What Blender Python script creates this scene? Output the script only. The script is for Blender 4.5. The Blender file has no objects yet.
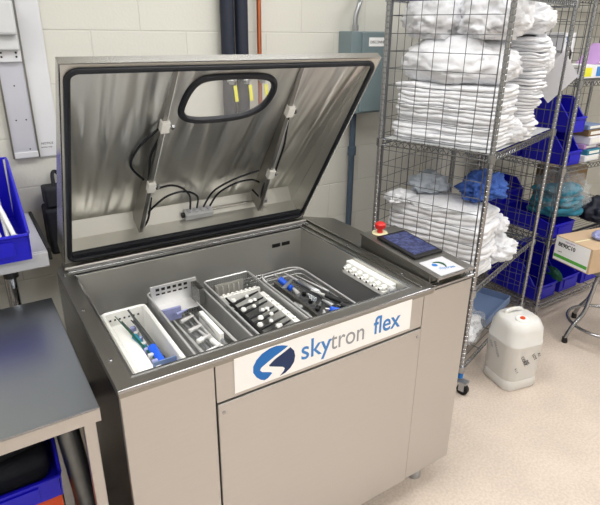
import bpy, math, random
from mathutils import Vector, Matrix, noise
rnd = random.Random(7)
sc = bpy.context.scene
COL = sc.collection
PI = math.pi

# ------------------------------------------------------------------ camera
cam = bpy.data.cameras.new('camera'); co = bpy.data.objects.new('camera', cam); COL.objects.link(co)
YAW, PITCH, ROLL = 0.5773, 0.3699, 0.0122
cy_, sy_, cp_, sp_ = math.cos(YAW), math.sin(YAW), math.cos(PITCH), math.sin(PITCH)
F_ = Vector((sy_*cp_, cy_*cp_, -sp_)); R_ = Vector((cy_, -sy_, 0)); U_ = R_.cross(F_)
c_, s_ = math.cos(ROLL), math.sin(ROLL)
Rr = c_*R_ + s_*U_; Ur = -s_*R_ + c_*U_
m = Matrix((Rr, Ur, -F_)).transposed().to_4x4(); m.translation = Vector((-0.2163, -1.1441, 1.7824))
co.matrix_world = m
cam.sensor_width = 36; cam.sensor_fit = 'HORIZONTAL'; cam.lens = 528.15/600*36
cam.shift_y = -15.6/600; cam.clip_start = 0.05
sc.camera = co

# ------------------------------------------------------------------ world, lights, exposure
w = bpy.data.worlds.new('world'); sc.world = w; w.use_nodes = True
w.node_tree.nodes['Background'].inputs[0].default_value = (0.9, 0.95, 1, 1)
w.node_tree.nodes['Background'].inputs[1].default_value = 0.15
sc.view_settings.view_transform = 'Standard'; sc.view_settings.look = 'None'
sc.view_settings.exposure = 0.0; sc.view_settings.gamma = 1
LIGHT_W = 19.2
CEIL = 2.75
LIGHT_SPOTS = [(-1.2, 0.1), (0.9, 0.2), (3.0, 0.1), (-1.2, -1.9), (0.9, -1.9), (3.0, -1.9), (0.9, -3.6), (3.0, -3.6)]
for (lx, ly) in LIGHT_SPOTS:
    ld = bpy.data.lights.new('ceiling_light_lamp', 'AREA'); ld.shape = 'RECTANGLE'; ld.size = 1.2; ld.size_y = 0.6
    ld.energy = LIGHT_W; ld.color = (0.985, 0.99, 1.0)
    lo = bpy.data.objects.new('ceiling_light_lamp', ld); lo.location = (lx, ly, CEIL-0.035); COL.objects.link(lo)

# ------------------------------------------------------------------ colour and material helpers
def lin(c):
    return tuple(((v/255)/12.92 if v/255 <= 0.04045 else ((v/255+0.055)/1.055)**2.4) for v in c) + (1,)
def nt(name):
    m = bpy.data.materials.new(name); m.use_nodes = True
    return m, m.node_tree, m.node_tree.nodes, m.node_tree.links, m.node_tree.nodes['Principled BSDF']
def mat(name, rgb, rough=0.5, metal=0.0, noise_amt=0.0, noise_scale=20, bump=0.0, bump_scale=60, trans=0.0, ior=1.45,
        emit=None, emit_s=0, stretch=None, sheen=0, coat=0, sss=0, rough_var=0):
    m, t, N, L, b = nt(name)
    col = lin(rgb)
    b.inputs['Base Color'].default_value = col
    b.inputs['Roughness'].default_value = rough; b.inputs['Metallic'].default_value = metal
    b.inputs['Transmission Weight'].default_value = trans; b.inputs['IOR'].default_value = ior
    if sheen: b.inputs['Sheen Weight'].default_value = sheen
    if coat: b.inputs['Coat Weight'].default_value = coat
    if sss:
        b.inputs['Subsurface Weight'].default_value = sss; b.inputs['Subsurface Radius'].default_value = (.03, .03, .03)
    if emit:
        b.inputs['Emission Color'].default_value = lin(emit); b.inputs['Emission Strength'].default_value = emit_s
    if noise_amt or bump or rough_var:
        tc = N.new('ShaderNodeTexCoord'); mp = N.new('ShaderNodeMapping'); L.new(tc.outputs['Object'], mp.inputs[0])
        if stretch: mp.inputs['Scale'].default_value = stretch
        n = N.new('ShaderNodeTexNoise'); n.inputs['Scale'].default_value = noise_scale; n.inputs['Detail'].default_value = 4
        L.new(mp.outputs[0], n.inputs['Vector'])
        if noise_amt:
            mx = N.new('ShaderNodeMix'); mx.data_type = 'RGBA'
            mx.inputs[6].default_value = tuple(v*(1-noise_amt) for v in col[:3])+(1,)
            mx.inputs[7].default_value = tuple(min(1, v*(1+noise_amt)) for v in col[:3])+(1,)
            L.new(n.outputs[0], mx.inputs[0]); L.new(mx.outputs[2], b.inputs['Base Color'])
        if rough_var:
            mr = N.new('ShaderNodeMapRange'); mr.inputs[1].default_value = .3; mr.inputs[2].default_value = .7
            mr.inputs[3].default_value = max(.02, rough-rough_var); mr.inputs[4].default_value = rough+rough_var
            L.new(n.outputs[0], mr.inputs[0]); L.new(mr.outputs[0], b.inputs['Roughness'])
        if bump:
            n2 = N.new('ShaderNodeTexNoise'); n2.inputs['Scale'].default_value = bump_scale; n2.inputs['Detail'].default_value = 5
            L.new(mp.outputs[0], n2.inputs['Vector'])
            bp = N.new('ShaderNodeBump'); bp.inputs['Strength'].default_value = bump; bp.inputs['Distance'].default_value = 0.01
            L.new(n2.outputs[0], bp.inputs['Height']); L.new(bp.outputs[0], b.inputs['Normal'])
    return m

def brushed(name, rgb, rough=.3, stretch=(1, 1, 60), bump=.06, var=.12, sc_=6):
    return mat(name, rgb, rough, 1.0, noise_amt=.07, noise_scale=sc_, bump=bump, bump_scale=14, stretch=stretch, rough_var=var)

M = {}
M['steel_front'] = brushed('steel_front', (202, 200, 199), .42, (1.5, 1.5, 40), .01, .05)
M['steel_deck'] = mat('steel_deck', (158, 156, 151), .36, 1.0, noise_amt=.04, noise_scale=5)
M['steel_tank'] = mat('steel_tank', (212, 211, 206), .42, .8, noise_amt=.08, noise_scale=6, rough_var=.05)
M['steel_dark'] = brushed('steel_dark', (120, 120, 116), .34, (2, 30, 2), .02, .06)
M['steel_table'] = mat('steel_table', (158, 164, 170), .32, 1.0, noise_amt=.06, noise_scale=3)
M['steel_plain'] = mat('steel_plain', (190, 190, 188), .25, 1.0)
M['chrome'] = mat('chrome', (168, 170, 174), .2, 1.0)
M['zinc'] = mat('zinc', (175, 178, 182), .32, .85, noise_amt=.1, noise_scale=60)
M['wire'] = mat('wire', (108, 110, 114), .45, .8)
M['zinc_dark'] = mat('zinc_dark', (120, 124, 126), .38, 1.0, noise_amt=.15, noise_scale=30)

# lid liner: stainless sheet with long wavy reflection streaks, partly painted into its colour
def lid_metal():
    m, t, N, L, b = nt('lid_metal')
    b.inputs['Metallic'].default_value = 1; b.inputs['Roughness'].default_value = .3
    tc = N.new('ShaderNodeTexCoord'); mp = N.new('ShaderNodeMapping'); mp.inputs['Scale'].default_value = (9, .9, .9)
    L.new(tc.outputs['Object'], mp.inputs[0])
    n = N.new('ShaderNodeTexNoise'); n.inputs['Scale'].default_value = 1.9; n.inputs['Detail'].default_value = 1
    n.inputs['Distortion'].default_value = .6
    L.new(mp.outputs[0], n.inputs['Vector'])
    mr = N.new('ShaderNodeMapRange'); mr.inputs[1].default_value = .35; mr.inputs[2].default_value = .65
    mr.inputs[3].default_value = .28; mr.inputs[4].default_value = .44
    L.new(n.outputs[0], mr.inputs[0]); L.new(mr.outputs[0], b.inputs['Roughness'])
    mx = N.new('ShaderNodeMix'); mx.data_type = 'RGBA'; mx.inputs[6].default_value = lin((208, 207, 201)); mx.inputs[7].default_value = lin((238, 237, 231))
    L.new(n.outputs[0], mx.inputs[0]); L.new(mx.outputs[2], b.inputs['Base Color'])
    bp = N.new('ShaderNodeBump'); bp.inputs['Strength'].default_value = .9; bp.inputs['Distance'].default_value = .022
    L.new(n.outputs[0], bp.inputs['Height']); L.new(bp.outputs[0], b.inputs['Normal'])
    return m
M['lid_metal'] = lid_metal()

M['black_rubber'] = mat('black_rubber', (22, 25, 34), .45)
M['black'] = mat('black', (18, 18, 20), .5)
M['black_fabric'] = mat('black_fabric', (24, 26, 34), .85, bump=.4, bump_scale=40)
M['navy'] = mat('navy', (26, 32, 48), .6, bump=.1)
M['blue_bin'] = mat('blue_bin', (24, 20, 188), .38)
M['blue_bin_dark'] = mat('blue_bin_dark', (18, 20, 150), .38)
M['blue'] = mat('blue', (30, 90, 215), .35)
M['bluegrey'] = mat('bluegrey', (112, 132, 168), .4)
M['teal'] = mat('teal', (44, 118, 142), .85, noise_amt=.15, noise_scale=8, bump=.5, bump_scale=25)
M['green'] = mat('green', (12, 78, 56), .5)
M['red'] = mat('red', (208, 40, 38), .35)
M['orange'] = mat('orange', (226, 84, 38), .45)
M['cream'] = mat('cream', (226, 220, 180), .5)
M['yellow'] = mat('yellow', (226, 222, 60), .5)
M['copper'] = mat('copper', (190, 110, 74), .35, 1.0)
M['white_plastic'] = mat('white_plastic', (236, 236, 232), .4)
M['grey_plastic'] = mat('grey_plastic', (196, 198, 200), .4)
M['clear_plastic'] = mat('clear_plastic', (230, 236, 240), .12, trans=.75)
M['paper'] = mat('paper', (222, 222, 228), .7)
M['magenta'] = mat('magenta', (176, 140, 192), .5)
M['alu'] = mat('alu', (186, 187, 198), .4, .35)
M['alu_light'] = mat('alu_light', (206, 207, 212), .4, .15)
M['pipe_slate'] = mat('pipe_slate', (66, 80, 96), .5)
M['steel_side_shaded'] = mat('steel_side_shaded', (96, 98, 106), .2, 1.0)  # side panel steel, dark reflection from under the table put into its base colour
M['bright_steel'] = mat('bright_steel', (222, 222, 222), .3, .55)
M['panel_grey'] = mat('panel_grey', (118, 134, 138), .45)
M['cardboard'] = mat('cardboard', (196, 170, 140), .85, noise_amt=.05)
M['glove'] = mat('glove', (150, 156, 200), .5, bump=.3)
M['cloth_white'] = mat('cloth_white', (226, 227, 231), .9, noise_amt=.03, bump=.55, bump_scale=26, sheen=.2)
M['cloth_grey'] = mat('cloth_grey', (176, 184, 194), .9, bump=.5, bump_scale=20)
M['cloth_blue'] = mat('cloth_blue', (62, 96, 172), .9, noise_amt=.08, bump=.5, bump_scale=22)
M['brown'] = mat('brown', (120, 98, 70), .8)
M['txt_blue'] = mat('txt_blue', (62, 130, 200), .5)
M['logo_blue'] = mat('logo_blue', (28, 110, 190), .5)
M['logo_navy'] = mat('logo_navy', (20, 46, 92), .5)
M['txt_grey'] = mat('txt_grey', (150, 152, 158), .5)
M['txt_dark'] = mat('txt_dark', (40, 40, 44), .5)
M['sign_white'] = mat('sign_white', (250, 250, 250), .5)
M['light_diffuser'] = mat('light_diffuser', (250, 250, 250), .5, emit=(255, 250, 240), emit_s=3.0)

def m_bag():
    m, t, N, L, b = nt('plastic_film')
    b.inputs['Base Color'].default_value = (.9, .93, .95, 1); b.inputs['Roughness'].default_value = .12
    b.inputs['Alpha'].default_value = .14
    tc = N.new('ShaderNodeTexCoord'); n = N.new('ShaderNodeTexNoise'); n.inputs['Scale'].default_value = 14; n.inputs['Detail'].default_value = 4
    n.inputs['Distortion'].default_value = 1.5
    L.new(tc.outputs['Object'], n.inputs['Vector'])
    bp = N.new('ShaderNodeBump'); bp.inputs['Strength'].default_value = 1; bp.inputs['Distance'].default_value = .03
    L.new(n.outputs[0], bp.inputs['Height']); L.new(bp.outputs[0], b.inputs['Normal'])
    return m
M['film'] = m_bag()
def m_frost():
    m, t, N, L, b = nt('frosted_jug')
    b.inputs['Base Color'].default_value = lin((232, 231, 228)); b.inputs['Roughness'].default_value = .3
    b.inputs['Subsurface Weight'].default_value = .6; b.inputs['Subsurface Radius'].default_value = (.06, .055, .045)
    b.inputs['Alpha'].default_value = .86
    return m
M['frost'] = m_frost()
def m_glass():
    m, t, N, L, b = nt('window_glass')
    b.inputs['Base Color'].default_value = (1, 1, 1, 1); b.inputs['Roughness'].default_value = .02; b.inputs['Alpha'].default_value = .12
    return m
M['glass'] = m_glass()
def m_water():
    m, t, N, L, b = nt('tank_water')
    b.inputs['Base Color'].default_value = lin((22, 30, 62)); b.inputs['Roughness'].default_value = .05
    return m
M['water'] = m_water()
def m_perf(name, rgb, cell=.006, hole=.36):
    """metal sheet with a square grid of real see-through holes"""
    m, t, N, L, b = nt(name)
    b.inputs['Base Color'].default_value = lin(rgb); b.inputs['Metallic'].default_value = .55; b.inputs['Roughness'].default_value = .35
    tc = N.new('ShaderNodeTexCoord'); sep = N.new('ShaderNodeSeparateXYZ'); L.new(tc.outputs['Object'], sep.inputs[0])
    def fr(sock):
        d = N.new('ShaderNodeMath'); d.operation = 'DIVIDE'; L.new(sock, d.inputs[0]); d.inputs[1].default_value = cell
        f = N.new('ShaderNodeMath'); f.operation = 'FRACT'; L.new(d.outputs[0], f.inputs[0])
        s = N.new('ShaderNodeMath'); s.operation = 'SUBTRACT'; L.new(f.outputs[0], s.inputs[0]); s.inputs[1].default_value = .5
        a = N.new('ShaderNodeMath'); a.operation = 'ABSOLUTE'; L.new(s.outputs[0], a.inputs[0])
        l = N.new('ShaderNodeMath'); l.operation = 'LESS_THAN'; L.new(a.outputs[0], l.inputs[0]); l.inputs[1].default_value = hole
        return l
    ad = N.new('ShaderNodeMath'); ad.operation = 'ADD'; L.new(sep.outputs[0], ad.inputs[0]); L.new(sep.outputs[1], ad.inputs[1])
    a = fr(ad.outputs[0]); c = fr(sep.outputs[2])
    mu = N.new('ShaderNodeMath'); mu.operation = 'MULTIPLY'; L.new(a.outputs[0], mu.inputs[0]); L.new(c.outputs[0], mu.inputs[1])
    iv = N.new('ShaderNodeMath'); iv.operation = 'SUBTRACT'; iv.inputs[0].default_value = 1; L.new(mu.outputs[0], iv.inputs[1])
    L.new(iv.outputs[0], b.inputs['Alpha'])
    return m
M['perf'] = m_perf('perforated_steel', (188, 188, 186), .010, .32)
M['mesh'] = m_perf('steel_mesh', (176, 177, 176), .009, .36)

def m_block():
    m, t, N, L, b = nt('painted_block')
    tc = N.new('ShaderNodeTexCoord'); sep = N.new('ShaderNodeSeparateXYZ'); L.new(tc.outputs['Object'], sep.inputs[0])
    ad = N.new('ShaderNodeMath'); ad.operation = 'ADD'; L.new(sep.outputs[0], ad.inputs[0]); L.new(sep.outputs[1], ad.inputs[1])
    zz = N.new('ShaderNodeMath'); zz.operation = 'ADD'; L.new(sep.outputs[2], zz.inputs[0]); zz.inputs[1].default_value = -.099
    cb = N.new('ShaderNodeCombineXYZ'); L.new(ad.outputs[0], cb.inputs[0]); L.new(zz.outputs[0], cb.inputs[1])
    mp = N.new('ShaderNodeMapping'); mp.inputs['Location'].default_value = (.03, 0, 0); L.new(cb.outputs[0], mp.inputs[0])
    br = N.new('ShaderNodeTexBrick'); br.offset = .5; L.new(mp.outputs[0], br.inputs['Vector'])
    for k, v in dict(Scale=1, **{'Mortar Size': .0045, 'Mortar Smooth': .6, 'Brick Width': .42, 'Row Height': .21, 'Bias': 0}).items():
        br.inputs[k].default_value = v
    br.inputs['Color1'].default_value = lin((201, 200, 192)); br.inputs['Color2'].default_value = lin((199, 198, 190))
    br.inputs['Mortar'].default_value = lin((194, 193, 185))
    n = N.new('ShaderNodeTexNoise'); n.inputs['Scale'].default_value = 90; L.new(tc.outputs['Object'], n.inputs['Vector'])
    b1 = N.new('ShaderNodeBump'); b1.inputs['Strength'].default_value = .15; b1.inputs['Distance'].default_value = .004
    L.new(n.outputs[0], b1.inputs['Height'])
    b2 = N.new('ShaderNodeBump'); b2.inputs['Strength'].default_value = .4; b2.inputs['Distance'].default_value = .006; b2.invert = True
    L.new(br.outputs['Fac'], b2.inputs['Height']); L.new(b1.outputs[0], b2.inputs['Normal'])
    L.new(br.outputs['Color'], b.inputs['Base Color']); L.new(b2.outputs[0], b.inputs['Normal']); b.inputs['Roughness'].default_value = .55
    return m
M['block'] = m_block()
def m_floor():
    m, t, N, L, b = nt('floor_vinyl')
    tc = N.new('ShaderNodeTexCoord'); n = N.new('ShaderNodeTexNoise'); n.inputs['Scale'].default_value = 90; n.inputs['Detail'].default_value = 3
    n2 = N.new('ShaderNodeTexNoise'); n2.inputs['Scale'].default_value = 5
    L.new(tc.outputs['Object'], n.inputs['Vector']); L.new(tc.outputs['Object'], n2.inputs['Vector'])
    cr = N.new('ShaderNodeValToRGB'); cr.color_ramp.elements[0].position = .38; cr.color_ramp.elements[1].position = .62
    cr.color_ramp.elements[0].color = lin((212, 197, 183)); cr.color_ramp.elements[1].color = lin((225, 211, 198))
    L.new(n.outputs[0], cr.inputs[0])
    mx = N.new('ShaderNodeMix'); mx.data_type = 'RGBA'; mx.blend_type = 'MULTIPLY'; mx.inputs[0].default_value = .25
    L.new(cr.outputs[0], mx.inputs[6]); L.new(n2.outputs[0], mx.inputs[7]); 
    L.new(mx.outputs[2], b.inputs['Base Color']); b.inputs['Roughness'].default_value = .42
    return m
M['floor'] = m_floor()
M['green_label'] = mat('green_label', (96, 178, 74), .5)
M['ceiling'] = mat('ceiling', (235, 235, 230), .9)
def m_screen():
    m, t, N, L, b = nt('touch_display')
    tc = N.new('ShaderNodeTexCoord'); n = N.new('ShaderNodeTexNoise'); n.inputs['Scale'].default_value = 60; n.inputs['Detail'].default_value = 6
    L.new(tc.outputs['Object'], n.inputs['Vector'])
    cr = N.new('ShaderNodeValToRGB'); cr.color_ramp.elements[0].position = .42; cr.color_ramp.elements[1].position = .64
    cr.color_ramp.elements[0].color = lin((36, 46, 110)); cr.color_ramp.elements[1].color = lin((96, 112, 176))
    L.new(n.outputs[0], cr.inputs[0]); L.new(cr.outputs[0], b.inputs['Emission Color']); b.inputs['Emission Strength'].default_value = .55
    b.inputs['Base Color'].default_value = (.01, .01, .02, 1); b.inputs['Roughness'].default_value = .15
    return m
M['screen'] = m_screen()

# ------------------------------------------------------------------ geometry helpers
class MB:
    def __init__(s, X=None): s.v = []; s.f = []; s.X = X
    def add(s, vs, fs):
        o = len(s.v); s.v += [Vector(p) for p in vs]; s.f += [tuple(i+o for i in f) for f in fs]
    def box(s, x0, x1, y0, y1, z0, z1):
        s.add([(x, y, z) for z in (z0, z1) for y in (y0, y1) for x in (x0, x1)],
              [(0, 2, 3, 1), (4, 5, 7, 6), (0, 1, 5, 4), (2, 6, 7, 3), (0, 4, 6, 2), (1, 3, 7, 5)])
        return s
    def obox(s, c, size, rot=(0, 0, 0)):
        from mathutils import Euler
        R = Euler(rot).to_matrix(); c = Vector(c); h = Vector(size)/2
        s.add([c + R @ Vector((x*h.x, y*h.y, z*h.z)) for z in (-1, 1) for y in (-1, 1) for x in (-1, 1)],
              [(0, 2, 3, 1), (4, 5, 7, 6), (0, 1, 5, 4), (2, 6, 7, 3), (0, 4, 6, 2), (1, 3, 7, 5)])
        return s
    def tube(s, path, r, n=8, closed=False, cap=True):
        P = [Vector(p) for p in path]; k = len(P)
        rs = r if isinstance(r, (list, tuple)) else [r]*k
        up = None; rings = []
        for i in range(k):
            a = P[(i-1) % k] if (closed or i > 0) else P[i]; b = P[(i+1) % k] if (closed or i < k-1) else P[i]
            t = (b-a).normalized() if (b-a).length > 1e-9 else Vector((0, 0, 1))
            if up is None: up = t.orthogonal().normalized()
            up = (up - t*up.dot(t)); up = up.normalized() if up.length > 1e-6 else t.orthogonal().normalized()
            q = t.cross(up); rings.append([P[i] + (up*math.cos(2*PI*j/n) + q*math.sin(2*PI*j/n))*rs[i] for j in range(n)])
        vs = [p for r_ in rings for p in r_]; fs = []
        for i in range(k if closed else k-1):
            i2 = (i+1) % k
            for j in range(n): fs.append((i*n+j, i*n+(j+1) % n, i2*n+(j+1) % n, i2*n+j))
        if cap and not closed: fs += [tuple(range(n))[::-1], tuple((k-1)*n+j for j in range(n))]
        s.add(vs, fs); return s
    def cyl(s, a, b, r, r2=None, n=16): return s.tube([a, b], [r, r if r2 is None else r2], n)
    def lathe(s, prof, c=(0, 0, 0), n=24, sx=1, sy=1):
        vs = []; k = len(prof)
        for (r, z) in prof:
            for j in range(n): vs.append((c[0]+r*math.cos(2*PI*j/n)*sx, c[1]+r*math.sin(2*PI*j/n)*sy, c[2]+z))
        fs = [(i*n+j, i*n+(j+1) % n, (i+1)*n+(j+1) % n, (i+1)*n+j) for i in range(k-1) for j in range(n)]
        fs += [tuple(range(n))[::-1], tuple((k-1)*n+j for j in range(n))]
        s.add(vs, fs); return s
    def prism(s, poly, o, ux, uy, th):
        o, ux, uy = Vector(o), Vector(ux), Vector(uy); nz = ux.cross(uy).normalized(); k = len(poly)
        a = [o+ux*p[0]+uy*p[1] for p in poly]
        s.add(a+[p+nz*th for p in a], [tuple(range(k))[::-1], tuple(range(k, 2*k))]+[(i, (i+1) % k, k+(i+1) % k, k+i) for i in range(k)])
        return s
    def grid(s, fn, nu, nv):
        vs = [fn(i/nu, j/nv) for i in range(nu+1) for j in range(nv+1)]
        s.add(vs, [(i*(nv+1)+j, (i+1)*(nv+1)+j, (i+1)*(nv+1)+j+1, i*(nv+1)+j+1) for i in range(nu) for j in range(nv)])
        return s
    def build(s, name, m, parent=None, smooth=False, bevel=0, solid=0, seg=2, sub=0):
        me = bpy.data.meshes.new(name)
        vs = [s.X(v) for v in s.v] if s.X else s.v
        me.from_pydata([tuple(v) for v in vs], [], s.f); me.validate()
        import bmesh
        bm = bmesh.new(); bm.from_mesh(me); bmesh.ops.recalc_face_normals(bm, faces=bm.faces); bm.to_mesh(me); bm.free()
        me.materials.append(M[m] if isinstance(m, str) else m)
        if smooth:
            for p in me.polygons: p.use_smooth = True
        o = bpy.data.objects.new(name, me); COL.objects.link(o)
        if parent: o.parent = parent
        if solid:
            md = o.modifiers.new('solid', 'SOLIDIFY'); md.thickness = solid; md.offset = 0
        if bevel:
            md = o.modifiers.new('bevel', 'BEVEL'); md.width = bevel; md.segments = seg; md.limit_method = 'ANGLE'; md.angle_limit = .6
        if sub:
            md = o.modifiers.new('sub', 'SUBSURF'); md.levels = sub; md.render_levels = sub
        if smooth and not sub:
            try: me.set_sharp_from_angle(angle=.7)
            except Exception: pass
        return o
def tag(o, label, cat, group=None, kind=None):
    o['label'] = label; o['category'] = cat
    if group: o['group'] = group
    if kind: o['kind'] = kind
    return o
def thing(name, label, cat, loc=(0, 0, 0), rz=0, group=None):
    o = bpy.data.objects.new(name, None); COL.objects.link(o); o.location = loc; o.rotation_euler = (0, 0, rz)
    o.empty_display_size = .05
    return tag(o, label, cat, group)
def struct(name, mb, m, **k):
    o = mb.build(name, m, **k); o['kind'] = 'structure'; return o
def dup(root, loc, rz, label, group=None):
    r = root.copy(); COL.objects.link(r); r.location = loc; r.rotation_euler = (0, 0, rz); r['label'] = label
    if group: r['group'] = group
    for ch in list(root.children):
        c = ch.copy(); COL.objects.link(c); c.parent = r
        for g in ch.children:
            d = g.copy(); COL.objects.link(d); d.parent = c
    return r
def text(name, s, size, origin, ux, uy, m, parent=None, ext=.0004, sx=1, offset=0):
    cu = bpy.data.curves.new('t', 'FONT'); cu.body = s; cu.size = size; cu.extrude = ext; cu.offset = offset
    to = bpy.data.objects.new('t', cu); COL.objects.link(to)
    me = bpy.data.meshes.new_from_object(to.evaluated_get(bpy.context.evaluated_depsgraph_get()))
    bpy.data.objects.remove(to); bpy.data.curves.remove(cu)
    ux, uy, o_ = Vector(ux).normalized(), Vector(uy).normalized(), Vector(origin); nz = ux.cross(uy)
    for v in me.vertices: v.co = o_ + ux*v.co.x*sx + uy*v.co.y + nz*v.co.z
    me.name = name; me.materials.clear(); me.materials.append(M[m])
    o = bpy.data.objects.new(name, me); COL.objects.link(o)
    if parent: o.parent = parent
    return o
def smoothpath(pts, n=6):
    P = [Vector(p) for p in pts]; out = []
    for i in range(len(P)-1):
        p0 = P[max(0, i-1)]; p1 = P[i]; p2 = P[i+1]; p3 = P[min(len(P)-1, i+2)]
        for k in range(n):
            t = k/n
            out.append(.5*((2*p1)+(p2-p0)*t+(2*p0-5*p1+4*p2-p3)*t*t+(3*p1-p0-3*p2+p3)*t**3))
    return out+[P[-1]]
def rrect(w, h, r, n=5, cx=0, cy=0):
    pts = []
    for (sx, sy, a0) in ((1, 1, 0), (-1, 1, PI/2), (-1, -1, PI), (1, -1, 3*PI/2)):
        for k in range(n+1):
            a = a0+k/n*PI/2; pts.append((cx+sx*(w/2-r)+r*math.cos(a), cy+sy*(h/2-r)+r*math.sin(a)))
    return pts

# ------------------------------------------------------------------ room shell
WY = 1.32; X0, X1, Y0 = -2.6, 5.2, -4.6
struct('floor', MB().box(X0, X1, Y0, WY, -.1, 0), 'floor')
struct('ceiling', MB().box(X0, X1, Y0, WY, CEIL, CEIL+.1), 'ceiling')
struct('wall_back', MB().box(X0, X1, WY, WY+.1, -.1, CEIL+.1), 'block')
struct('wall_left', MB().box(X0-.1, X0, Y0, WY+.1, -.1, CEIL+.1), 'block')
struct('wall_right', MB().box(X1, X1+.1, Y0, WY+.1, -.1, CEIL+.1), 'block')
struct('wall_front', MB().box(X0, X1, Y0-.1, Y0, -.1, CEIL+.1), 'block')
struct('baseboard_back', MB().box(X0, X1, WY-.008, WY, 0, .1), 'navy')
LIGHT_WHERE = ['left of the machine, by the back wall', 'right above the machine', 'above the wire racks', 'left of the camera', 'just in front of the machine', 'right of the camera', 'behind the camera', 'in the far right corner behind the camera']
for i, (lx, ly) in enumerate(LIGHT_SPOTS):
    r = thing('ceiling_light', 'flush ceiling light panel '+LIGHT_WHERE[i], 'ceiling light', (lx, ly, CEIL), 0, 'ceiling light panels')
    f = MB(); f.box(-.62, .62, -.32, -.3, -.03, 0); f.box(-.62, .62, .3, .32, -.03, 0); f.box(-.62, -.6, -.3, .3, -.03, 0); f.box(.6, .62, -.3, .3, -.03, 0)
    f.build('frame', 'white_plastic', r)
    MB().box(-.6, .6, -.3, .3, -.02, -.01).build('diffuser', 'light_diffuser', r)

# ------------------------------------------------------------------ ultrasonic cleaning machine
mach = thing('ultrasonic_cleaner', 'large stainless steel instrument washer with its dished lid propped open', 'washing machine', (0, 0, 0))
D, W, H = .873, 1.298, .95
TX0, TX1, TY0, TY1 = .049, 1.02, .047, .745
MB().box(0, .02, .021, D-.021, .10, .9275).build('side_panel', 'steel_side_shaded', mach)
b = MB(); b.box(W-.02, W, .026, D, .10, .905); b.box(0, W-.02, D-.02, D, .10, .905); b.box(.02, W-.02, .026, D-.02, .10, .12)
b.build('side_panel', 'steel_front', mach)
MB().box(0, .254, 0, .02, .09, .938).build('front_panel', 'steel_front', mach, bevel=.003)
MB().box(.257, 1.050, 0, .02, .803, .938).build('front_rail', 'steel_front', mach, bevel=.002)
MB().box(.258, 1.049, -.004, .016, .09, .798).build('access_panel', 'steel_front', mach, bevel=.003)
MB().box(1.053, W, 0, .02, .09, .945).build('front_panel', 'steel_front', mach, bevel=.003)
MB().box(.01, W-.01, .021, .025, .12, .93).build('seam_backing', 'black', mach)
# deck: ring of sheet with rounded back corners around the tank opening
def deck():
    b = MB(); n = 8
    out = [(-.002, -.003)] + [(1.092, -.003)] + [(1.092, D)]
    arc = [(.05-.052*math.sin(k/n*PI/2), D-.05+.05*math.cos(k/n*PI/2)) for k in range(n+1)]
    out = [(-.002, -.003), (1.092, -.003), (1.092, D)] + arc
    inn = [(TX0, TY0), (TX1, TY0), (TX1, TY1)] + [(TX0, TY1)]*(n+1)
    k = len(out)
    for (z, flip) in ((H, 0),):
        vs = [(x, y, z) for x, y in out]+[(x, y, z) for x, y in inn]+[(x, y, z-.022) for x, y in out]+[(x, y, z-.022) for x, y in inn]
        fs = []
        for i in range(k):
            j = (i+1) % k
            fs.append((i, j, k+j, k+i)); fs.append((i, 2*k+i, 2*k+j, j)); fs.append((k+i, k+j, 3*k+j, 3*k+i))
        b.add(vs, [f for f in fs])
    return b
deck().build('deck', 'steel_deck', mach)
b = MB(); b.box(TX0-.006, TX1+.006, TY1, TY1+.006, H, H+.004); b.box(TX0-.006, TX0, TY0, TY1, H, H+.003); b.box(TX1, TX1+.006, TY0, TY1, H, H+.003); b.box(TX0-.006, TX1+.006, TY0-.006, TY0, H, H+.003)
b.build('tank_edge', 'chrome', mach)
b = MB(); b.box(-.004, W, -.006, -.002, .943, .9535); b.build('edge_highlight', 'chrome', mach, bevel=.0015)  # chrome strip added as the white highlight along the front edge
# back ledge under the lid hinge
b = MB(); b.box(.02, 1.09, .80, .865, H+.0005, .966); b.build('hinge_ledge', 'steel_deck', mach, bevel=.006)
b = MB(); b.box(.03, 1.08, .778, .80, H+.0005, .955); b.build('splash_lip', 'chrome', mach, bevel=.001)
# tank
t = .003; ZB = .60
b = MB()
b.box(TX0, TX0+t, TY0, TY1, ZB, H-.001); b.box(TX1-t, TX1, TY0, TY1, ZB, H-.001); b.box(TX0+t, TX1-t, TY0, TY0+t, ZB, H-.001); b.box(TX0+t, TX1-t, TY1-t, TY1, ZB, H-.001)
b.box(TX0+t, TX1-t, TY0+t, TY1-t, ZB-.005, ZB)
tank = b.build('tank', 'steel_tank', mach)
MB().box(TX0+.004, TX1-.004, TY0+.004, TY1-.004, ZB+.001, .70).build('water', 'water', tank)
b = MB()
for x in (.06, .35, .62, .86): b.box(x, x+.02, TY0+.006, TY1-.01, .762, .772)
for k in range(26): y = TY0+.02+k*.0265; b.tube([(.06, y, .775), (.88, y, .775)], .0025, 5)
for x in (.07, .87):
    for y in (TY0+.03, TY1-.03): b.cyl((x, y, .705), (x, y, .765), .006)
b.build('basket_rack', 'steel_plain', tank)
# drain slots at the tank's back right
b = MB()
for k in range(2): b.obox((.885+.05*k, TY1-.0045, .895), (.040, .003, .016))
b.build('overflow_slot', 'black', tank)
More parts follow.
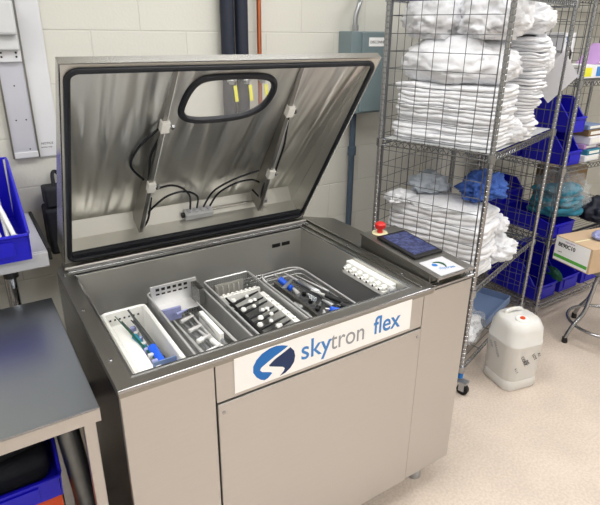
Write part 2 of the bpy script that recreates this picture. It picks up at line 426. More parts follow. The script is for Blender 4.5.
# right divider and covers
b = MB(); b.box(1.050, 1.054, .02, .80, H+.0005, H+.006); b.box(1.092, 1.097, -.003, D, .93, .958); b.build('divider_rail', 'steel_plain', mach)
b = MB(); b.add([(1.098, .43, .957), (1.298, .43, .916), (1.298, .87, .912), (1.098, .87, .957), (1.098, .43, .90), (1.298, .43, .90), (1.298, .87, .90), (1.098, .87, .90)],
                [(0, 1, 2, 3), (4, 7, 6, 5), (0, 4, 5, 1), (1, 5, 6, 2), (2, 6, 7, 3), (3, 7, 4, 0)])
b.build('service_cover', 'steel_deck', mach, bevel=.002)
MB().box(1.098, W, 0, .43, .935, .95).build('console_base', 'steel_deck', mach)
# console wedge
def cz(y): return .985 + .028*y/.42
b = MB(); x0, x1 = 1.104, 1.288
b.add([(x0, .03, .951), (x1, .03, .951), (x1, .42, .951), (x0, .42, .951), (x0, .03, cz(.03)-.008), (x1, .03, cz(.03)-.008), (x1, .42, cz(.42)-.008), (x0, .42, cz(.42)-.008)],
      [(0, 3, 2, 1), (4, 5, 6, 7), (0, 1, 5, 4), (1, 2, 6, 5), (2, 3, 7, 6), (3, 0, 4, 7)])
con = b.build('control_console', 'steel_deck', mach, bevel=.002)
b = MB(); b.add([(x0-.003, -.008, cz(0)-.0075), (x1+.003, -.008, cz(0)-.0075), (x1+.003, .425, cz(.425)-.0075), (x0-.003, .425, cz(.425)-.0075), (x0-.003, -.008, cz(0)), (x1+.003, -.008, cz(0)), (x1+.003, .425, cz(.425)), (x0-.003, .425, cz(.425))],
      [(0, 3, 2, 1), (4, 5, 6, 7), (0, 1, 5, 4), (1, 2, 6, 5), (2, 3, 7, 6), (3, 0, 4, 7)])
b.build('console_top', 'steel_deck', con, bevel=.001)
MB().box(x0-.003, x1+.003, -.011, -.0085, cz(0)-.008, cz(0)+.001).build('front_edge', 'chrome', con)
b = MB(); b.cyl((x0+.02, .012, .952), (x0+.02, .012, cz(0)-.008), .006); b.cyl((x1-.02, .012, .952), (x1-.02, .012, cz(0)-.008), .006); b.build('standoff', 'chrome', con)
def onc(bm_x0, bm_x1, y0, y1, h0, h1, name, m, bev=0):
    b = MB(); b.add([(X, Y, cz(Y)+h) for h in (h0, h1) for (X, Y) in ((bm_x0, y0), (bm_x1, y0), (bm_x1, y1), (bm_x0, y1))],
                    [(0, 3, 2, 1), (4, 5, 6, 7), (0, 1, 5, 4), (1, 2, 6, 5), (2, 3, 7, 6), (3, 0, 4, 7)])
    return b.build(name, m, con, bevel=bev)
onc(1.128, 1.276, .135, .352, .0005, .010, 'touchscreen', 'black', .002)
onc(1.145, 1.268, .155, .338, .0102, .0106, 'display', 'screen')
onc(1.125, 1.246, -.001, .110, .0004, .0014, 'control_label', 'alu_light')
b = MB()
for (X, Y, r_, m_) in ((1.165, .070, .011, 'logo_blue'),):
    b.tube([(X, Y, cz(Y)+.0015), (X, Y, cz(Y)+.0022)], r_, 16)
b.build('label_emblem', 'logo_blue', con)
b = MB(); pts = [(1.172+.028*math.cos(a), .058+.028*math.sin(a)) for a in [k/8*2.6-.9 for k in range(9)]]
b.tube([(x, y, cz(y)+.0016) for x, y in pts], [.001+.004*math.sin(PI*k/8) for k in range(9)], 6); b.build('label_swirl', 'green', con)
text('label_text', 'skytron', .022, (1.158, .038, cz(.03)+.0018), (1, -.25, 0), (.25, 1, .06), 'txt_blue', con)
# emergency stop
es = MB().lathe([(.0, 0), (.031, 0), (.033, .003), (.031, .006), (.0, .006)], (1.172, .385, cz(.385)+.0005), 28).build('stop_button_plate', 'cream', mach, smooth=True)
b = MB().lathe([(.0, .006), (.012, .006), (.011, .022), (.019, .024), (.023, .031), (.022, .043), (.015, .049), (.0, .050)], (1.172, .385, cz(.385)), 28)
b.build('stop_button', 'red', es, smooth=True)
# screws
for (x, y) in ((.016, .465), (.016, .142), (.016, .768), (1.072, .467), (1.072, .14), (1.072, .768)):
    MB().lathe([(0, 0), (.0065, 0), (.006, .003), (.003, .0045), (0, .005)], (x, y, H+.0003), 14).build('screw', 'chrome', mach, smooth=True)
for (x, z) in ((.275, .768), (1.032, .77)):
    MB().cyl((x, -.004, z), (x, -.0065, z), .005, n=14).build('screw', 'chrome', mach)
# feet
for (x, y) in ((1.17, .06), (.10, .06), (1.17, .80), (.10, .80)):
    b = MB(); b.cyl((x, y, .045), (x, y, .10), .008); b.lathe([(0, 0), (.028, 0), (.03, .006), (.027, .03), (.014, .045), (0, .046)], (x, y, 0), 20)
    f = b.build('foot', 'zinc', mach, smooth=True)
# sign on the rail
sg = MB().box(.3125, .990, -.0035, .0005, .817, .933).build('name_sign', 'sign_white', mach)
LB = [(0.489,0.9194),(0.4702,0.9284),(0.4481,0.934),(0.4262,0.9323),(0.4009,0.9227),(0.3829,0.9071),(0.3719,0.8871),(0.3713,0.865),(0.3816,0.8442),(0.3957,0.8291),(0.4084,0.8223),(0.4195,0.8257),(0.4345,0.8391),(0.4289,0.8443),(0.3998,0.8561),(0.3935,0.866),(0.3983,0.8736),(0.4184,0.885),(0.4442,0.8982),(0.4702,0.9097)]
LN = [(0.4974,0.9117),(0.5102,0.894),(0.5142,0.8734),(0.5105,0.8515),(0.4971,0.833),(0.4778,0.8207),(0.4606,0.8175),(0.474,0.83),(0.4778,0.8402),(0.4702,0.8481),(0.4255,0.8673),(0.4237,0.8717),(0.4441,0.887),(0.4702,0.8984)]
for nm, P, m_ in (('emblem_swoosh', LB, 'logo_blue'), ('emblem_dark', LN, 'logo_navy')):
    P = [(x, .876+(z-.876)*.93) for x, z in P]
    MB().prism([(x, z) for x, z in P], (0, -.0036, 0), (1, 0, 0), (0, 0, 1), .0004).build(nm, m_, sg)
text('lettering_sky', 'sky', .094, (.534, -.0037, .850), (1, 0, -.035), (0, 0, 1), 'txt_blue', sg, sx=.93, offset=.0006)
text('lettering_tron', 'tron', .094, (.646, -.0037, .8475), (1, 0, -.035), (0, 0, 1), 'txt_grey', sg, sx=.84)
text('lettering_flex', 'flex', .094, (.822, -.0037, .847), (1, 0, -.035), (0, 0, 1), 'txt_blue', sg, sx=.86, offset=.001)

# lid: local frame a (along width), s (from hinge to free edge), d (depth away from the tank side)
PHI = math.radians(33.6); LO = Vector((.032, .84, .967)); LL = Vector((0, -math.sin(PHI), math.cos(PHI))); LN_ = Vector((0, math.cos(PHI), math.sin(PHI)))
def LX(v): return LO + Vector((v[0], 0, 0)) + LL*v[1] + LN_*v[2]
LW, LH = 1.053, .88
def pd(s): return .012 + (.86-s)/(.86-.07)*.128     # depth of the liner panel
b = MB(LX)
# outer rim, inner rim, walls
R0 = [(0, 0, 0), (LW, 0, 0), (LW, LH, 0), (0, LH, 0)]
R1 = [(.018, .02, 0), (LW-.018, .02, 0), (LW-.018, LH-.018, 0), (.018, LH-.018, 0)]
R2 = [(.018, .02, .09), (LW-.018, .02, .09), (LW-.018, LH-.018, .011), (.018, LH-.018, .011)]
R3 = [(.03, .07, pd(.07)), (LW-.03, .07, pd(.07)), (LW-.03, LH-.02, pd(LH-.02)), (.03, LH-.02, pd(LH-.02))]
for A_, B_ in ((R0, R1), (R1, R2), (R2, R3)):
    for i in range(4):
        j = (i+1) % 4; b.add([A_[i], A_[j], B_[j], B_[i]], [(0, 1, 2, 3)])
lid = b.build('lid', 'steel_tank', mach, solid=.002)
# outer skin
b = MB(LX)
O1 = [(-.004, -.004, -.002), (LW+.004, -.004, -.002), (LW+.004, LH+.004, -.002), (-.004, LH+.004, -.002)]
O2 = [(-.004, -.004, .10), (LW+.004, -.004, .10), (LW+.004, LH+.004, .024), (-.004, LH+.004, .024)]
for i in range(4):
    j = (i+1) % 4; b.add([O1[i], O1[j], O2[j], O2[i]], [(0, 1, 2, 3)])
    b.add([O1[i], O1[j], R0[j], R0[i]], [(0, 1, 2, 3)])
b.build('rim_flange', 'steel_plain', lid, solid=.002)
# liner panel with window hole
win = [(.357, .713), (.368, .799), (.411, .818), (.527, .822), (.619, .814), (.668, .775), (.693, .711), (.682, .646), (.635, .609), (.54, .603), (.448, .603), (.389, .63)]
wc = (sum(p[0] for p in win)/len(win), sum(p[1] for p in win)/len(win))
def closed_smooth(P, n=5):
    k = len(P); out = []
    for i in range(k):
        p0, p1, p2, p3 = (Vector(P[(i+q) % k]) for q in (-1, 0, 1, 2))
        for j in range(n):
            t = j/n; out.append(tuple(.5*((2*p1)+(p2-p0)*t+(2*p0-5*p1+4*p2-p3)*t*t+(3*p1-p0-3*p2+p3)*t**3)))
    return out
win = [(.352, .675), (.358, .745), (.378, .797), (.42, .820), (.53, .824), (.63, .816), (.676, .785), (.692, .73), (.678, .66), (.63, .617), (.55, .600), (.44, .600), (.385, .615), (.36, .64)]
win = [(.522+(x-.522)*.95, .712+(y-.712)*.95) for x, y in win]
WO = closed_smooth(win)
WG = [(wc[0]+(x-wc[0])*.945, wc[1]+(y-wc[1])*.90) for x, y in WO]
def rect_hit(p):
    dx, dy = p[0]-wc[0], p[1]-wc[1]; ts = []
    if dx > 0: ts.append((LW-.03-wc[0])/dx)
    if dx < 0: ts.append((.03-wc[0])/dx)
    if dy > 0: ts.append((LH-.02-wc[1])/dy)
    if dy < 0: ts.append((.07-wc[1])/dy)
    t = min(ts); return (wc[0]+dx*t, wc[1]+dy*t)
RO = [rect_hit(p) for p in WG]
# insert exact corners
cor = [(.03, .07), (LW-.03, .07), (LW-.03, LH-.02), (.03, LH-.02)]
for c in cor:
    i = min(range(len(RO)), key=lambda q: (RO[q][0]-c[0])**2+(RO[q][1]-c[1])**2); RO[i] = c
b = MB(LX); k = len(WG)
b.add([(x, y, pd(y)) for x, y in WG]+[(x, y, pd(y)) for x, y in RO], [(i, (i+1) % k, k+(i+1) % k, k+i) for i in range(k)])
b.build('lid_liner', 'lid_metal', lid, solid=.003)
b = MB(LX); GM = [(wc[0]+(x-wc[0])*.972, wc[1]+(y-wc[1])*.95) for x, y in WO]
b.tube([(x, y, pd(y)-.003) for x, y in GM], .0115, 8, closed=True); b.build('window_gasket', 'black_rubber', lid, smooth=True)
b = MB(LX); b.add([(x, y, pd(y)+h) for h in (-.0015, .0015) for x, y in WG], [tuple(range(k)), tuple(range(2*k-1, k-1, -1))]+[(i, (i+1) % k, k+(i+1) % k, k+i) for i in range(k)])
b.build('viewing_window', 'glass', lid)
# rim gasket
g = rrect(LW-.030, LH-.034, .03, 5, LW/2, LH/2-.001)
b = MB(LX); b.tube([(x, y, -.004) for x, y in g], .009, 8, closed=True); b.build('lid_gasket', 'black_rubber', lid, smooth=True)
b = MB(LX); b.box(.025, LW-.025, .016, .050, -.005, .012); b.build('gasket_strip', 'black_rubber', lid, bevel=.002)
# ribs: web's dark reflection put into a darker steel, bright strip along the edge
def rib(a0, a1, t0, t1):
    b = MB(LX)
    def q(s): return a0+(a1-a0)*(.84-s)/.80
    for s0, s1 in ((.845, .60), (.60, .33), (.33, .045)):
        pts = []
        for s_ in (s0, s1):
            hgt = t0+(t1-t0)*(.84-s_)/.8; a = q(s_)
            dd = max(pd(max(s_, .07)), .0)
            pts += [(a-.012, s_, dd-.002), (a-.012, s_, dd-hgt), (a+.004, s_, dd-hgt), (a+.004, s_, dd-hgt+.004), (a-.008, s_, dd-hgt+.004), (a-.008, s_, dd-.002)]
        b.add(pts, [(i, (i+1) % 6, 6+(i+1) % 6, 6+i) for i in range(6)]+[(5, 4, 3, 2, 1, 0), (6, 7, 8, 9, 10, 11)])
    b.build('stiffening_rib', 'steel_deck', lid)
    e = MB(LX)
    def hp(s_): return (q(s_)+.0045, s_, pd(max(s_, .07))-(t0+(t1-t0)*(.84-s_)/.8)+.001)
    e.tube([hp(s_) for s_ in (.845, .6, .33, .045)], .0028, 6); e.build('rib_edge', 'bright_steel', lid)
    return None, q
r1, q1 = rib(.318, .298, .006, .095)
r2, q2 = rib(.752, .838, .006, .095)
def clip(a, s, side):
    h = .006+.089*(.84-s)/.8; d = pd(s)-h
    b = MB(LX); b.box(a-.016, a+.012, s-.022, s+.022, d-.012, d+.012); b.build('cable_clip', 'white_plastic', lid, bevel=.002)
    b = MB(LX); b.cyl((a+.012, s-.006, d), (a+.03, s-.006, d+.004), .006, n=10); b.cyl((a+.02, s-.006, d), (a+.026, s-.006, d+.002), .010, n=6); b.build('connector', 'chrome', lid)
for s_ in (.625, .325): clip(q1(s_), s_, 0)
for s_ in (.65, .30): clip(q2(s_), s_, 1)
# nozzle manifold on the bottom wall
b = MB(LX); b.box(.495, .62, .028, .058, .075, .115); mf = b.build('manifold', 'grey_plastic', lid, bevel=.003)
b = MB(LX)
for k in range(4): a = .515+k*.03; b.cyl((a, .058, .095), (a, .078, .095), .008, .006, 10); b.cyl((a, .064, .095), (a, .070, .095), .011, n=6)
b.build('port', 'alu_light', lid)
b = MB(LX); b.cyl((.484, .043, .095), (.496, .043, .095), .012, n=14); b.build('end_plug', 'black', lid)
b = MB(LX); b.cyl((.62, .048, .10), (.86, .048, .10), .007, n=10); b.build('feed_pipe', 'steel_plain', lid)
b = MB(LX); b.cyl((.85, .048, .10), (.89, .048, .10), .015, n=8); b.build('pipe_fitting', 'zinc', lid)
def cable(pts): b = MB(LX); b.tube(smoothpath(pts, 8), .0042, 7); b.build('cable', 'black_rubber', lid, smooth=True)
def cp(a, s, lift=.03): return (a, s, pd(max(.07, s))-lift)
cable([(.515, .078, .095), cp(.50, .16), cp(.455, .23), cp(.40, .265), cp(q1(.285)+.03, .285, .05)])
cable([(.545, .078, .095), cp(.535, .15), cp(.47, .205), cp(.40, .19), cp(.345, .155, .05), cp(.305, .09, .06), cp(.295, .06, .06), cp(.31, .045, .07), cp(.325, .10, .07), cp(.318, .24, .06)])
cable([(.575, .078, .095), cp(.60, .17), cp(.66, .235), cp(.72, .265), cp(.775, .285, .03)])
cable([(.605, .078, .095), cp(.63, .15), cp(.69, .21), cp(.76, .22), cp(.81, .19, .03)])
cable([cp(q2(.28)+.0, .26, .06), cp(q2(.28)-.005, .19, .07), cp(q2(.28)+.01, .12, .08), cp(q2(.28)+.035, .085, .07), cp(q2(.15)-.01, .12, .06), cp(q2(.15)-.04, .15, .04)])
cable([cp(q2(.64), .63, .03), cp(q2(.6)+.02, .55, .03), cp(q2(.5)+.03, .46, .04), cp(q2(.4)+.03, .36, .05), cp(q2(.28)+.02, .30, .06)])
cable([cp(q1(.6)-.005, .58, .03), cp(q1(.5)-.02, .48, .03), cp(q1(.4)-.012, .38, .04), cp(q1(.3)-.005, .31, .05)])
cable([cp(q1(.6)-.016, .60, .02), cp(q1(.5)-.06, .50, .01), cp(q1(.4)-.07, .40, .01), cp(q1(.34)-.02, .33, .03)])
# lid hinge brackets
for a in (.06, LW-.06):
    b = MB(); x = .032+a; b.obox((x, .853, .975), (.05, .03, .03)); b.cyl((x-.035, .853, .985), (x+.035, .853, .985), .009); b.build('hinge', 'steel_plain', mach)
# port block on the tank's right wall
pb = MB().box(.985, 1.016, .105, .365, .905, .940).build('port_block', 'white_plastic', mach, bevel=.003)
MB().box(.962, .985, .115, .355, .898, .915).build('port_shelf', 'white_plastic', pb, bevel=.002)
for k in range(7):
    y = .13+k*.035; b = MB(); b.cyl((.985, y, .922), (.966, y, .922), .0115, n=12); b.cyl((.966, y, .922), (.955, y, .922), .006, n=10)
    lp_ = b.build('luer_port', 'white_plastic', pb); MB().cyl((.9548, y, .922), (.9538, y, .922), .0045, n=10).build('bore', 'black', lp_)
MB().cyl((.99, .085, .925), (.99, .105, .925), .012, n=14).build('end_plug', 'grey_plastic', pb)

# ------------------------------------------------------------------ trays standing in the tank
PZ = .778
def opentray(name, label, x0, x1, y0, y1, z1, m, mfloor, rim_m, th=.004, rimr=.0035, group='instrument trays in the tank', holes=None):
    r = thing(name, label, 'instrument tray', ((x0+x1)/2, (y0+y1)/2, PZ), 0, group)
    hx, hy, h = (x1-x0)/2, (y1-y0)/2, z1-PZ
    b = MB(); b.box(-hx, hx, -hy, -hy+th, .001, h); b.box(-hx, hx, hy-th, hy, .001, h); b.box(-hx, -hx+th, -hy+th, hy-th, .001, h); b.box(hx-th, hx, -hy+th, hy-th, .001, h)
    b.build('tray_wall', m, r)
    MB().box(-hx+th, hx-th, -hy+th, hy-th, .001, .004).build('tray_base', mfloor, r)
    p = [(x, y, h) for x, y in rrect(2*hx, 2*hy, .012)]
    MB().tube(p, rimr, 7, closed=True).build('tray_rim', rim_m, r, smooth=True)
    return r, hx, hy, h
trays = {}
# white tray
r, hx, hy, h = opentray('instrument_tray', 'white plastic instrument tray at the left end of the open tank', .072, .210, .070, .485, .905, 'white_plastic', 'white_plastic', 'white_plastic', .006, .007)
b = MB()
for k in range(7):
    for z in (h-.02, h-.035):
        pass
    b.obox((-hx+.022+k*.0155, hy-.0062, h-.024), (.006, .0012, .006))
b.build('vent_hole', 'black', r)
bw = MB(); bw.box(-hx+.008, -hx+.062, -hy+.03, hy-.045, .01, h-.022)
for k in range(9): y = -hy+.05+k*.036; pass
bw.build('holder_rack', 'white_plastic', r, bevel=.003)
for k in range(8): y = -hy+.06+k*.036; MB().box(-hx+.0625, -hx+.080, y, y+.013, .01, h-.014).build('rack_finger', 'glove' if k % 2 else 'grey_plastic', r, bevel=.003)
b = MB(); b.box(-.012, hx-.012, -hy+.072, -hy+.077, .03, h-.004); b.build('tag_plate', 'bluegrey', r)
# perforated basket
r2_, hx2, hy2, h2 = opentray('instrument_basket', 'deep perforated steel basket with a tall louvred back plate, right of the white tray', .245, .432, .070, .560, .905, 'perf', 'mesh', 'bright_steel', .002, .0035)
b = MB(); b.box(-hx2+.01, hx2-.005, hy2-.012, hy2-.008, .06, h2+.028); b.box(-hx2+.01, hx2-.03, hy2-.09, hy2-.012, .075, .078); b.build('back_plate', 'bright_steel', r2_, bevel=.002)
b = MB()
for j in range(2):
    for k in range(6): b.obox((-hx2+.035+k*.021, hy2-.0125, h2+.012-j*.018), (.013, .001, .006 if j else .010))
b.build('plate_slot', 'black', r2_)
b = MB()
for k in range(9): b.box(hx2-.03, hx2-.008, hy2-.028-k*.009, hy2-.024-k*.009, .08, h2+.02)
b.build('louvre_fin', 'steel_plain', r2_)
MB().box(hx2-.075, hx2-.060, -hy2+.12, hy2-.20, .07, .12).build('retaining_bar', 'white_plastic', r2_, bevel=.002)
MB().box(-hx2+.01, -.01, hy2-.11, hy2-.10, .06, .105).build('divider', 'glove', r2_)
# mesh basket with silicone holders
r3_, hx3, hy3, h3 = opentray('instrument_basket', 'rectangular mesh basket with white silicone holders and black shafts, in the middle of the tank', .455, .640, .080, .545, .905, 'mesh', 'mesh', 'bright_steel', .002, .0035)
b = MB(); b.box(-hx3+.008, hx3-.008, hy3-.118, hy3-.102, .03, .108)
for k in range(8): b.lathe([(0, 0), (.006, 0), (.005, .008), (0, .01)], (-hx3+.03+k*.018, hy3-.11, .106), 8)
b.build('silicone_holder', 'white_plastic', r3_)
b = MB(); b.box(hx3-.032, hx3-.012, -hy3+.02, hy3-.15, .03, .108)
for k in range(7): b.lathe([(0, 0), (.007, 0), (.006, .008), (0, .01)], (hx3-.022, -hy3+.05+k*.036, .107), 8)
b.build('silicone_holder', 'white_plastic', r3_)
b = MB(); b.box(-.065, .05, hy3-.045, hy3-.038, .05, h3-.004)
for k in range(5): b.tube([(-.06+k*.022, hy3-.05, h3-.01), (-.06+k*.022, hy3-.06, .06)], .003, 6)
b.build('basket_bracket', 'steel_tank', r3_)
# wire basket
r4_ = thing('wire_basket', 'open wire basket holding blue-handled tools, nearest the empty right end of the tank', 'instrument tray', (.758, .28, PZ), 0, 'instrument trays in the tank')
hx4, hy4, h4 = .093, .205, .115
b = MB(); b.tube([(x, y, h4) for x, y in rrect(2*hx4, 2*hy4, .03)], .0035, 7, closed=True); b.tube([(x, y, h4-.02) for x, y in rrect(2*hx4, 2*hy4, .03)], .002, 6, closed=True)
b.build('basket_rim', 'bright_steel', r4_, smooth=True)
b = MB(); b.box(-hx4, hx4, -hy4, -hy4+.001, .004, h4-.002); b.box(-hx4, -hx4+.001, -hy4, hy4, .004, h4-.002); b.box(hx4-.001, hx4, -hy4, hy4, .004, h4-.002); b.box(-hx4, hx4, hy4-.001, hy4, .004, h4-.002); b.box(-hx4, hx4, -hy4, hy4, .002, .004)
b.build('basket_mesh', 'mesh', r4_)
b = MB(); b.tube(smoothpath([(-hx4, hy4-.05, h4), (-hx4-.004, hy4-.02, h4+.018), (-hx4+.04, hy4, h4+.012), (hx4-.04, hy4, h4+.012), (hx4, hy4-.02, h4)], 5), .0028, 6); b.build('basket_handle', 'bright_steel', r4_, smooth=True)
MB().box(-hx4+.03, -hx4+.038, -hy4+.01, hy4-.05, .01, h4-.004).build('divider', 'steel_plain', r4_)

# instruments: every one its own thing
def tool(name, label, cat, p, q, r, m, group, handle=None, ring=False, jaw=False, hl=.4, hr=None):
    p, q = Vector(p), Vector(q); L_ = (q-p); t = thing(name, label, cat, p, 0, group)
    e = L_
    MB().tube([e*0, e*.3, e*.7, e], [r*1.1, r, r*.8, r*.45], 8).build('shaft', m, t, smooth=True)
    if handle: MB().tube([e*-.02, e*.03, e*hl*.5, e*hl*.92, e*hl], [r*.9, (hr or r*2), (hr or r*2)*.85, (hr or r*2), r], 10).build('handle', handle, t, smooth=True)
    if ring:
        for sgn in (-1, 1):
            side = e.cross(Vector((0, 0, 1))).normalized()*sgn
            c = -e.normalized()*.012+side*.014
            pts = [c+e.normalized()*.014*math.cos(a)+side*.010*math.sin(a) for a in [k/10*2*PI for k in range(10)]]
            MB().tube(pts, .0024, 6, closed=True).build('finger_ring', m, t, smooth=True)
    return t
G1 = 'tools in the white tray'
tool('surgical_tool', 'blue-handled tool lying in the white tray', 'surgical tool', (.163, .145, .875), (.150, .40, .905), .0055, 'zinc_dark', G1, 'blue', hl=.42, hr=.015)
tool('surgical_tool', 'dark steel tool leaning to the back wall of the white tray', 'surgical tool', (.180, .215, .860), (.150, .455, .918), .007, 'zinc_dark', G1)
tool('surgical_tool', 'short teal-sleeved tool beside the holder rack in the white tray', 'surgical tool', (.145, .26, .875), (.118, .42, .902), .005, 'zinc_dark', G1, 'teal', hl=.5, hr=.010)
tool('surgical_tool', 'thin dark green tube crossing the white tray', 'surgical tool', (.150, .19, .88), (.105, .45, .910), .003, 'green', G1)
tool('surgical_tool', 'pale blue plastic tip at the front of the white tray', 'surgical tool', (.185, .098, .872), (.200, .160, .878), .006, 'blue', G1)
tool('surgical_tool', 'small red-tipped tool near the back of the white tray', 'surgical tool', (.160, .36, .893), (.147, .42, .898), .0035, 'black', G1, 'red', hl=.35, hr=.005)
G2 = 'steel tools in the perforated basket'
words = ['leftmost, along the wall', 'second from the left', 'third from the left', 'near the middle', 'just left of the white bar', 'crossing under the white bar']
for k in range(6):
    x = .262+k*.019
    tool('surgical_tool', 'slim bright steel tool in the perforated basket, '+words[k], 'surgical tool', (x+.012, .10+.01*(k % 2), .855+.006*(k % 3)), (x-.004, .40-.02*(k % 3), .872+.004*k), .0055, ('zinc', 'bright_steel', 'zinc')[k % 3], G2)
tool('surgical_tool', 'white-capped steel rod lying across the perforated basket', 'surgical tool', (.345, .14, .875), (.315, .30, .882), .006, 'bright_steel', G2, 'white_plastic', hl=.4, hr=.010)
tool('surgical_tool', 'long steel rod on the right side of the perforated basket', 'surgical tool', (.405, .10, .865), (.375, .42, .90), .005, 'bright_steel', G2)
tool('surgical_tool', 'short purple-grey clip below the louvred back plate', 'surgical tool', (.30, .42, .875), (.345, .43, .877), .005, 'glove', G2)
G3 = 'black shafts in the middle basket'
for k in range(8):
    y = .125+k*.040
    t_ = tool('surgical_tool', 'black shaft with white beads, middle basket, '+['nearest the front rim', 'second from the front rim', 'third from the front rim', 'fourth from the front rim', 'fourth from the white back holder', 'third from the white back holder', 'second from the white back holder', 'nearest the white back holder'][k], 'surgical tool',
         (.475, y-.012, .862), (.615, y+.010*(k % 2), .880), .006, 'black', G3)
    MB().lathe([(0, -.010), (.008, -.007), (.011, 0), (.008, .007), (0, .010)], (.035+.024*((k*2) % 5 % 4), .014, .012), 10).build('bead', 'white_plastic', t_, smooth=True)
    MB().lathe([(0, -.008), (.006, -.005), (.008, 0), (.006, .005), (0, .008)], (.100-.012*(k % 3), .012, .016), 10).build('bead', 'white_plastic', t_, smooth=True)
G4 = 'tools in the wire basket'
tool('surgical_tool', 'blue-sleeved tool standing at the back left of the wire basket', 'surgical tool', (.745, .385, .868), (.72, .475, .900), .006, 'zinc', G4, 'blue', hl=.7, hr=.013)
tool('surgical_tool', 'bright blue handle lying at the front of the wire basket', 'surgical tool', (.820, .115, .875), (.745, .165, .888), .006, 'bright_steel', G4, 'blue', hl=.85, hr=.011)
tool('forceps', 'dark ring-handled forceps in the wire basket', 'forceps', (.80, .19, .880), (.765, .42, .890), .005, 'zinc_dark', G4, ring=True)
tool('surgical_tool', 'beige-handled tool slanting across the wire basket', 'surgical tool', (.80, .28, .885), (.755, .455, .905), .005, 'bright_steel', G4, 'zinc', hl=.6, hr=.010)
tool('surgical_tool', 'thin bright steel rod on the right of the wire basket', 'surgical tool', (.835, .27, .885), (.785, .42, .902), .0035, 'bright_steel', G4)
tool('surgical_tool', 'black bulb-ended tool at the right front corner of the wire basket', 'surgical tool', (.845, .13, .872), (.80, .23, .880), .006, 'zinc_dark', G4, 'black', hl=.5, hr=.016)
for k in range(4):
    tool('surgical_tool', 'small clear-and-steel adapter on the left side of the wire basket, '+['nearest the front', 'second from the front', 'third from the front', 'nearest the back'][k], 'surgical tool', (.685+.01*(k % 2), .12+k*.065, .86), (.700, .16+k*.065, .872), .008, 'clear_plastic' if k % 2 else 'bright_steel', G4)
for k in range(3):
    tool('surgical_tool', 'dark-tipped steel piece in the middle of the wire basket, '+['front', 'centre', 'rear'][k], 'surgical tool', (.735+.012*k, .20+k*.06, .868), (.775, .235+k*.055, .872), .007, 'zinc', G4, 'black', hl=.4, hr=.009)

for k in range(5):
    tool('surgical_tool', 'short bright steel piece scattered in the wire basket, '+['by the front rim', 'just behind the front rim', 'at the centre', 'towards the back', 'by the back rim'][k], 'surgical tool', (.70+.028*((k*3) % 4), .105+k*.068, .884), (.728+.02*((k*2) % 3), .150+k*.066, .893), .0075, ('bright_steel', 'zinc', 'clear_plastic')[k % 3], G4)
tool('surgical_tool', 'black curved grip near the right front of the wire basket', 'surgical tool', (.838, .16, .884), (.775, .30, .893), .006, 'bright_steel', G4, 'black', hl=.6, hr=.012)
for k in range(4):
    tool('surgical_tool', 'bright slotted steel holder in the perforated basket, '+['nearest the front', 'second from the front', 'second from the back plate', 'nearest the back plate'][k], 'surgical tool', (.285, .125+k*.07, .892), (.335, .140+k*.07, .894), .0065, 'bright_steel', G2, 'white_plastic' if k == 1 else None, hl=.4, hr=.009)
tool('surgical_tool', 'thick black cable-like shaft along the left side of the middle basket', 'surgical tool', (.475, .12, .893), (.478, .40, .896), .007, 'black', G3)

# ------------------------------------------------------------------ things on the back wall
def wallpipe(name, label, x, y, r, m, z0, z1, group=None):
    t = thing(name, label, 'pipe', (x, y, z0), 0, group)
    MB().cyl((0, 0, 0), (0, 0, z1-z0), r, n=20).build('pipe_run', m, t, smooth=True)
    for z in (.35, z1-z0-.25):
        if z < z1-z0: b = MB(); b.cyl((0, 0, z), (0, 0, z+.02), r*1.08, n=20); b.box(-.01, .01, 0, WY-y, z+.002, z+.018); b.build('pipe_clamp', 'zinc', t)
    return t
p1 = wallpipe('insulated_pipe', 'left of the two dark navy insulated pipes on the block wall', .936, 1.268, .032, 'navy', 0.02, CEIL-.01, 'dark insulated pipes')
p2 = wallpipe('insulated_pipe', 'right of the two dark navy insulated pipes, beside the thin copper pipe', 1.010, 1.268, .031, 'navy', 0.02, CEIL-.01, 'dark insulated pipes')
p3 = wallpipe('copper_pipe', 'thin bare copper pipe right of the insulated pipes', 1.108, 1.275, .011, 'copper', 0.02, CEIL-.01)
for (x, r_, wh) in ((.925, .03, 'in front of the left insulated pipe'), (1.005, .03, 'in front of the right insulated pipe'), (1.092, .011, 'on the copper pipe')):
    t = thing('valve', 'small shut-off valve with yellow lever '+wh, 'valve', (x, 1.218, 1.535), 0, 'yellow-lever valves on the pipes')
    b = MB(); b.lathe([(0, -.02), (.012, -.018), (.016, 0), (.012, .018), (0, .02)], (0, 0, .03), 12); b.cyl((-.022, 0, .03), (.022, 0, .03), .008, n=8); b.cyl((0, .0, .03), (.01 if r_ < .02 else 0, .018 if r_ > .02 else .047, .03), .006, n=8)
    b.build('valve_body', 'zinc', t)
    MB().obox((.012, -.018, -.03), (.017, .004, .075), (0, -.1, 0)).build('lever', 'yellow', t, bevel=.001)

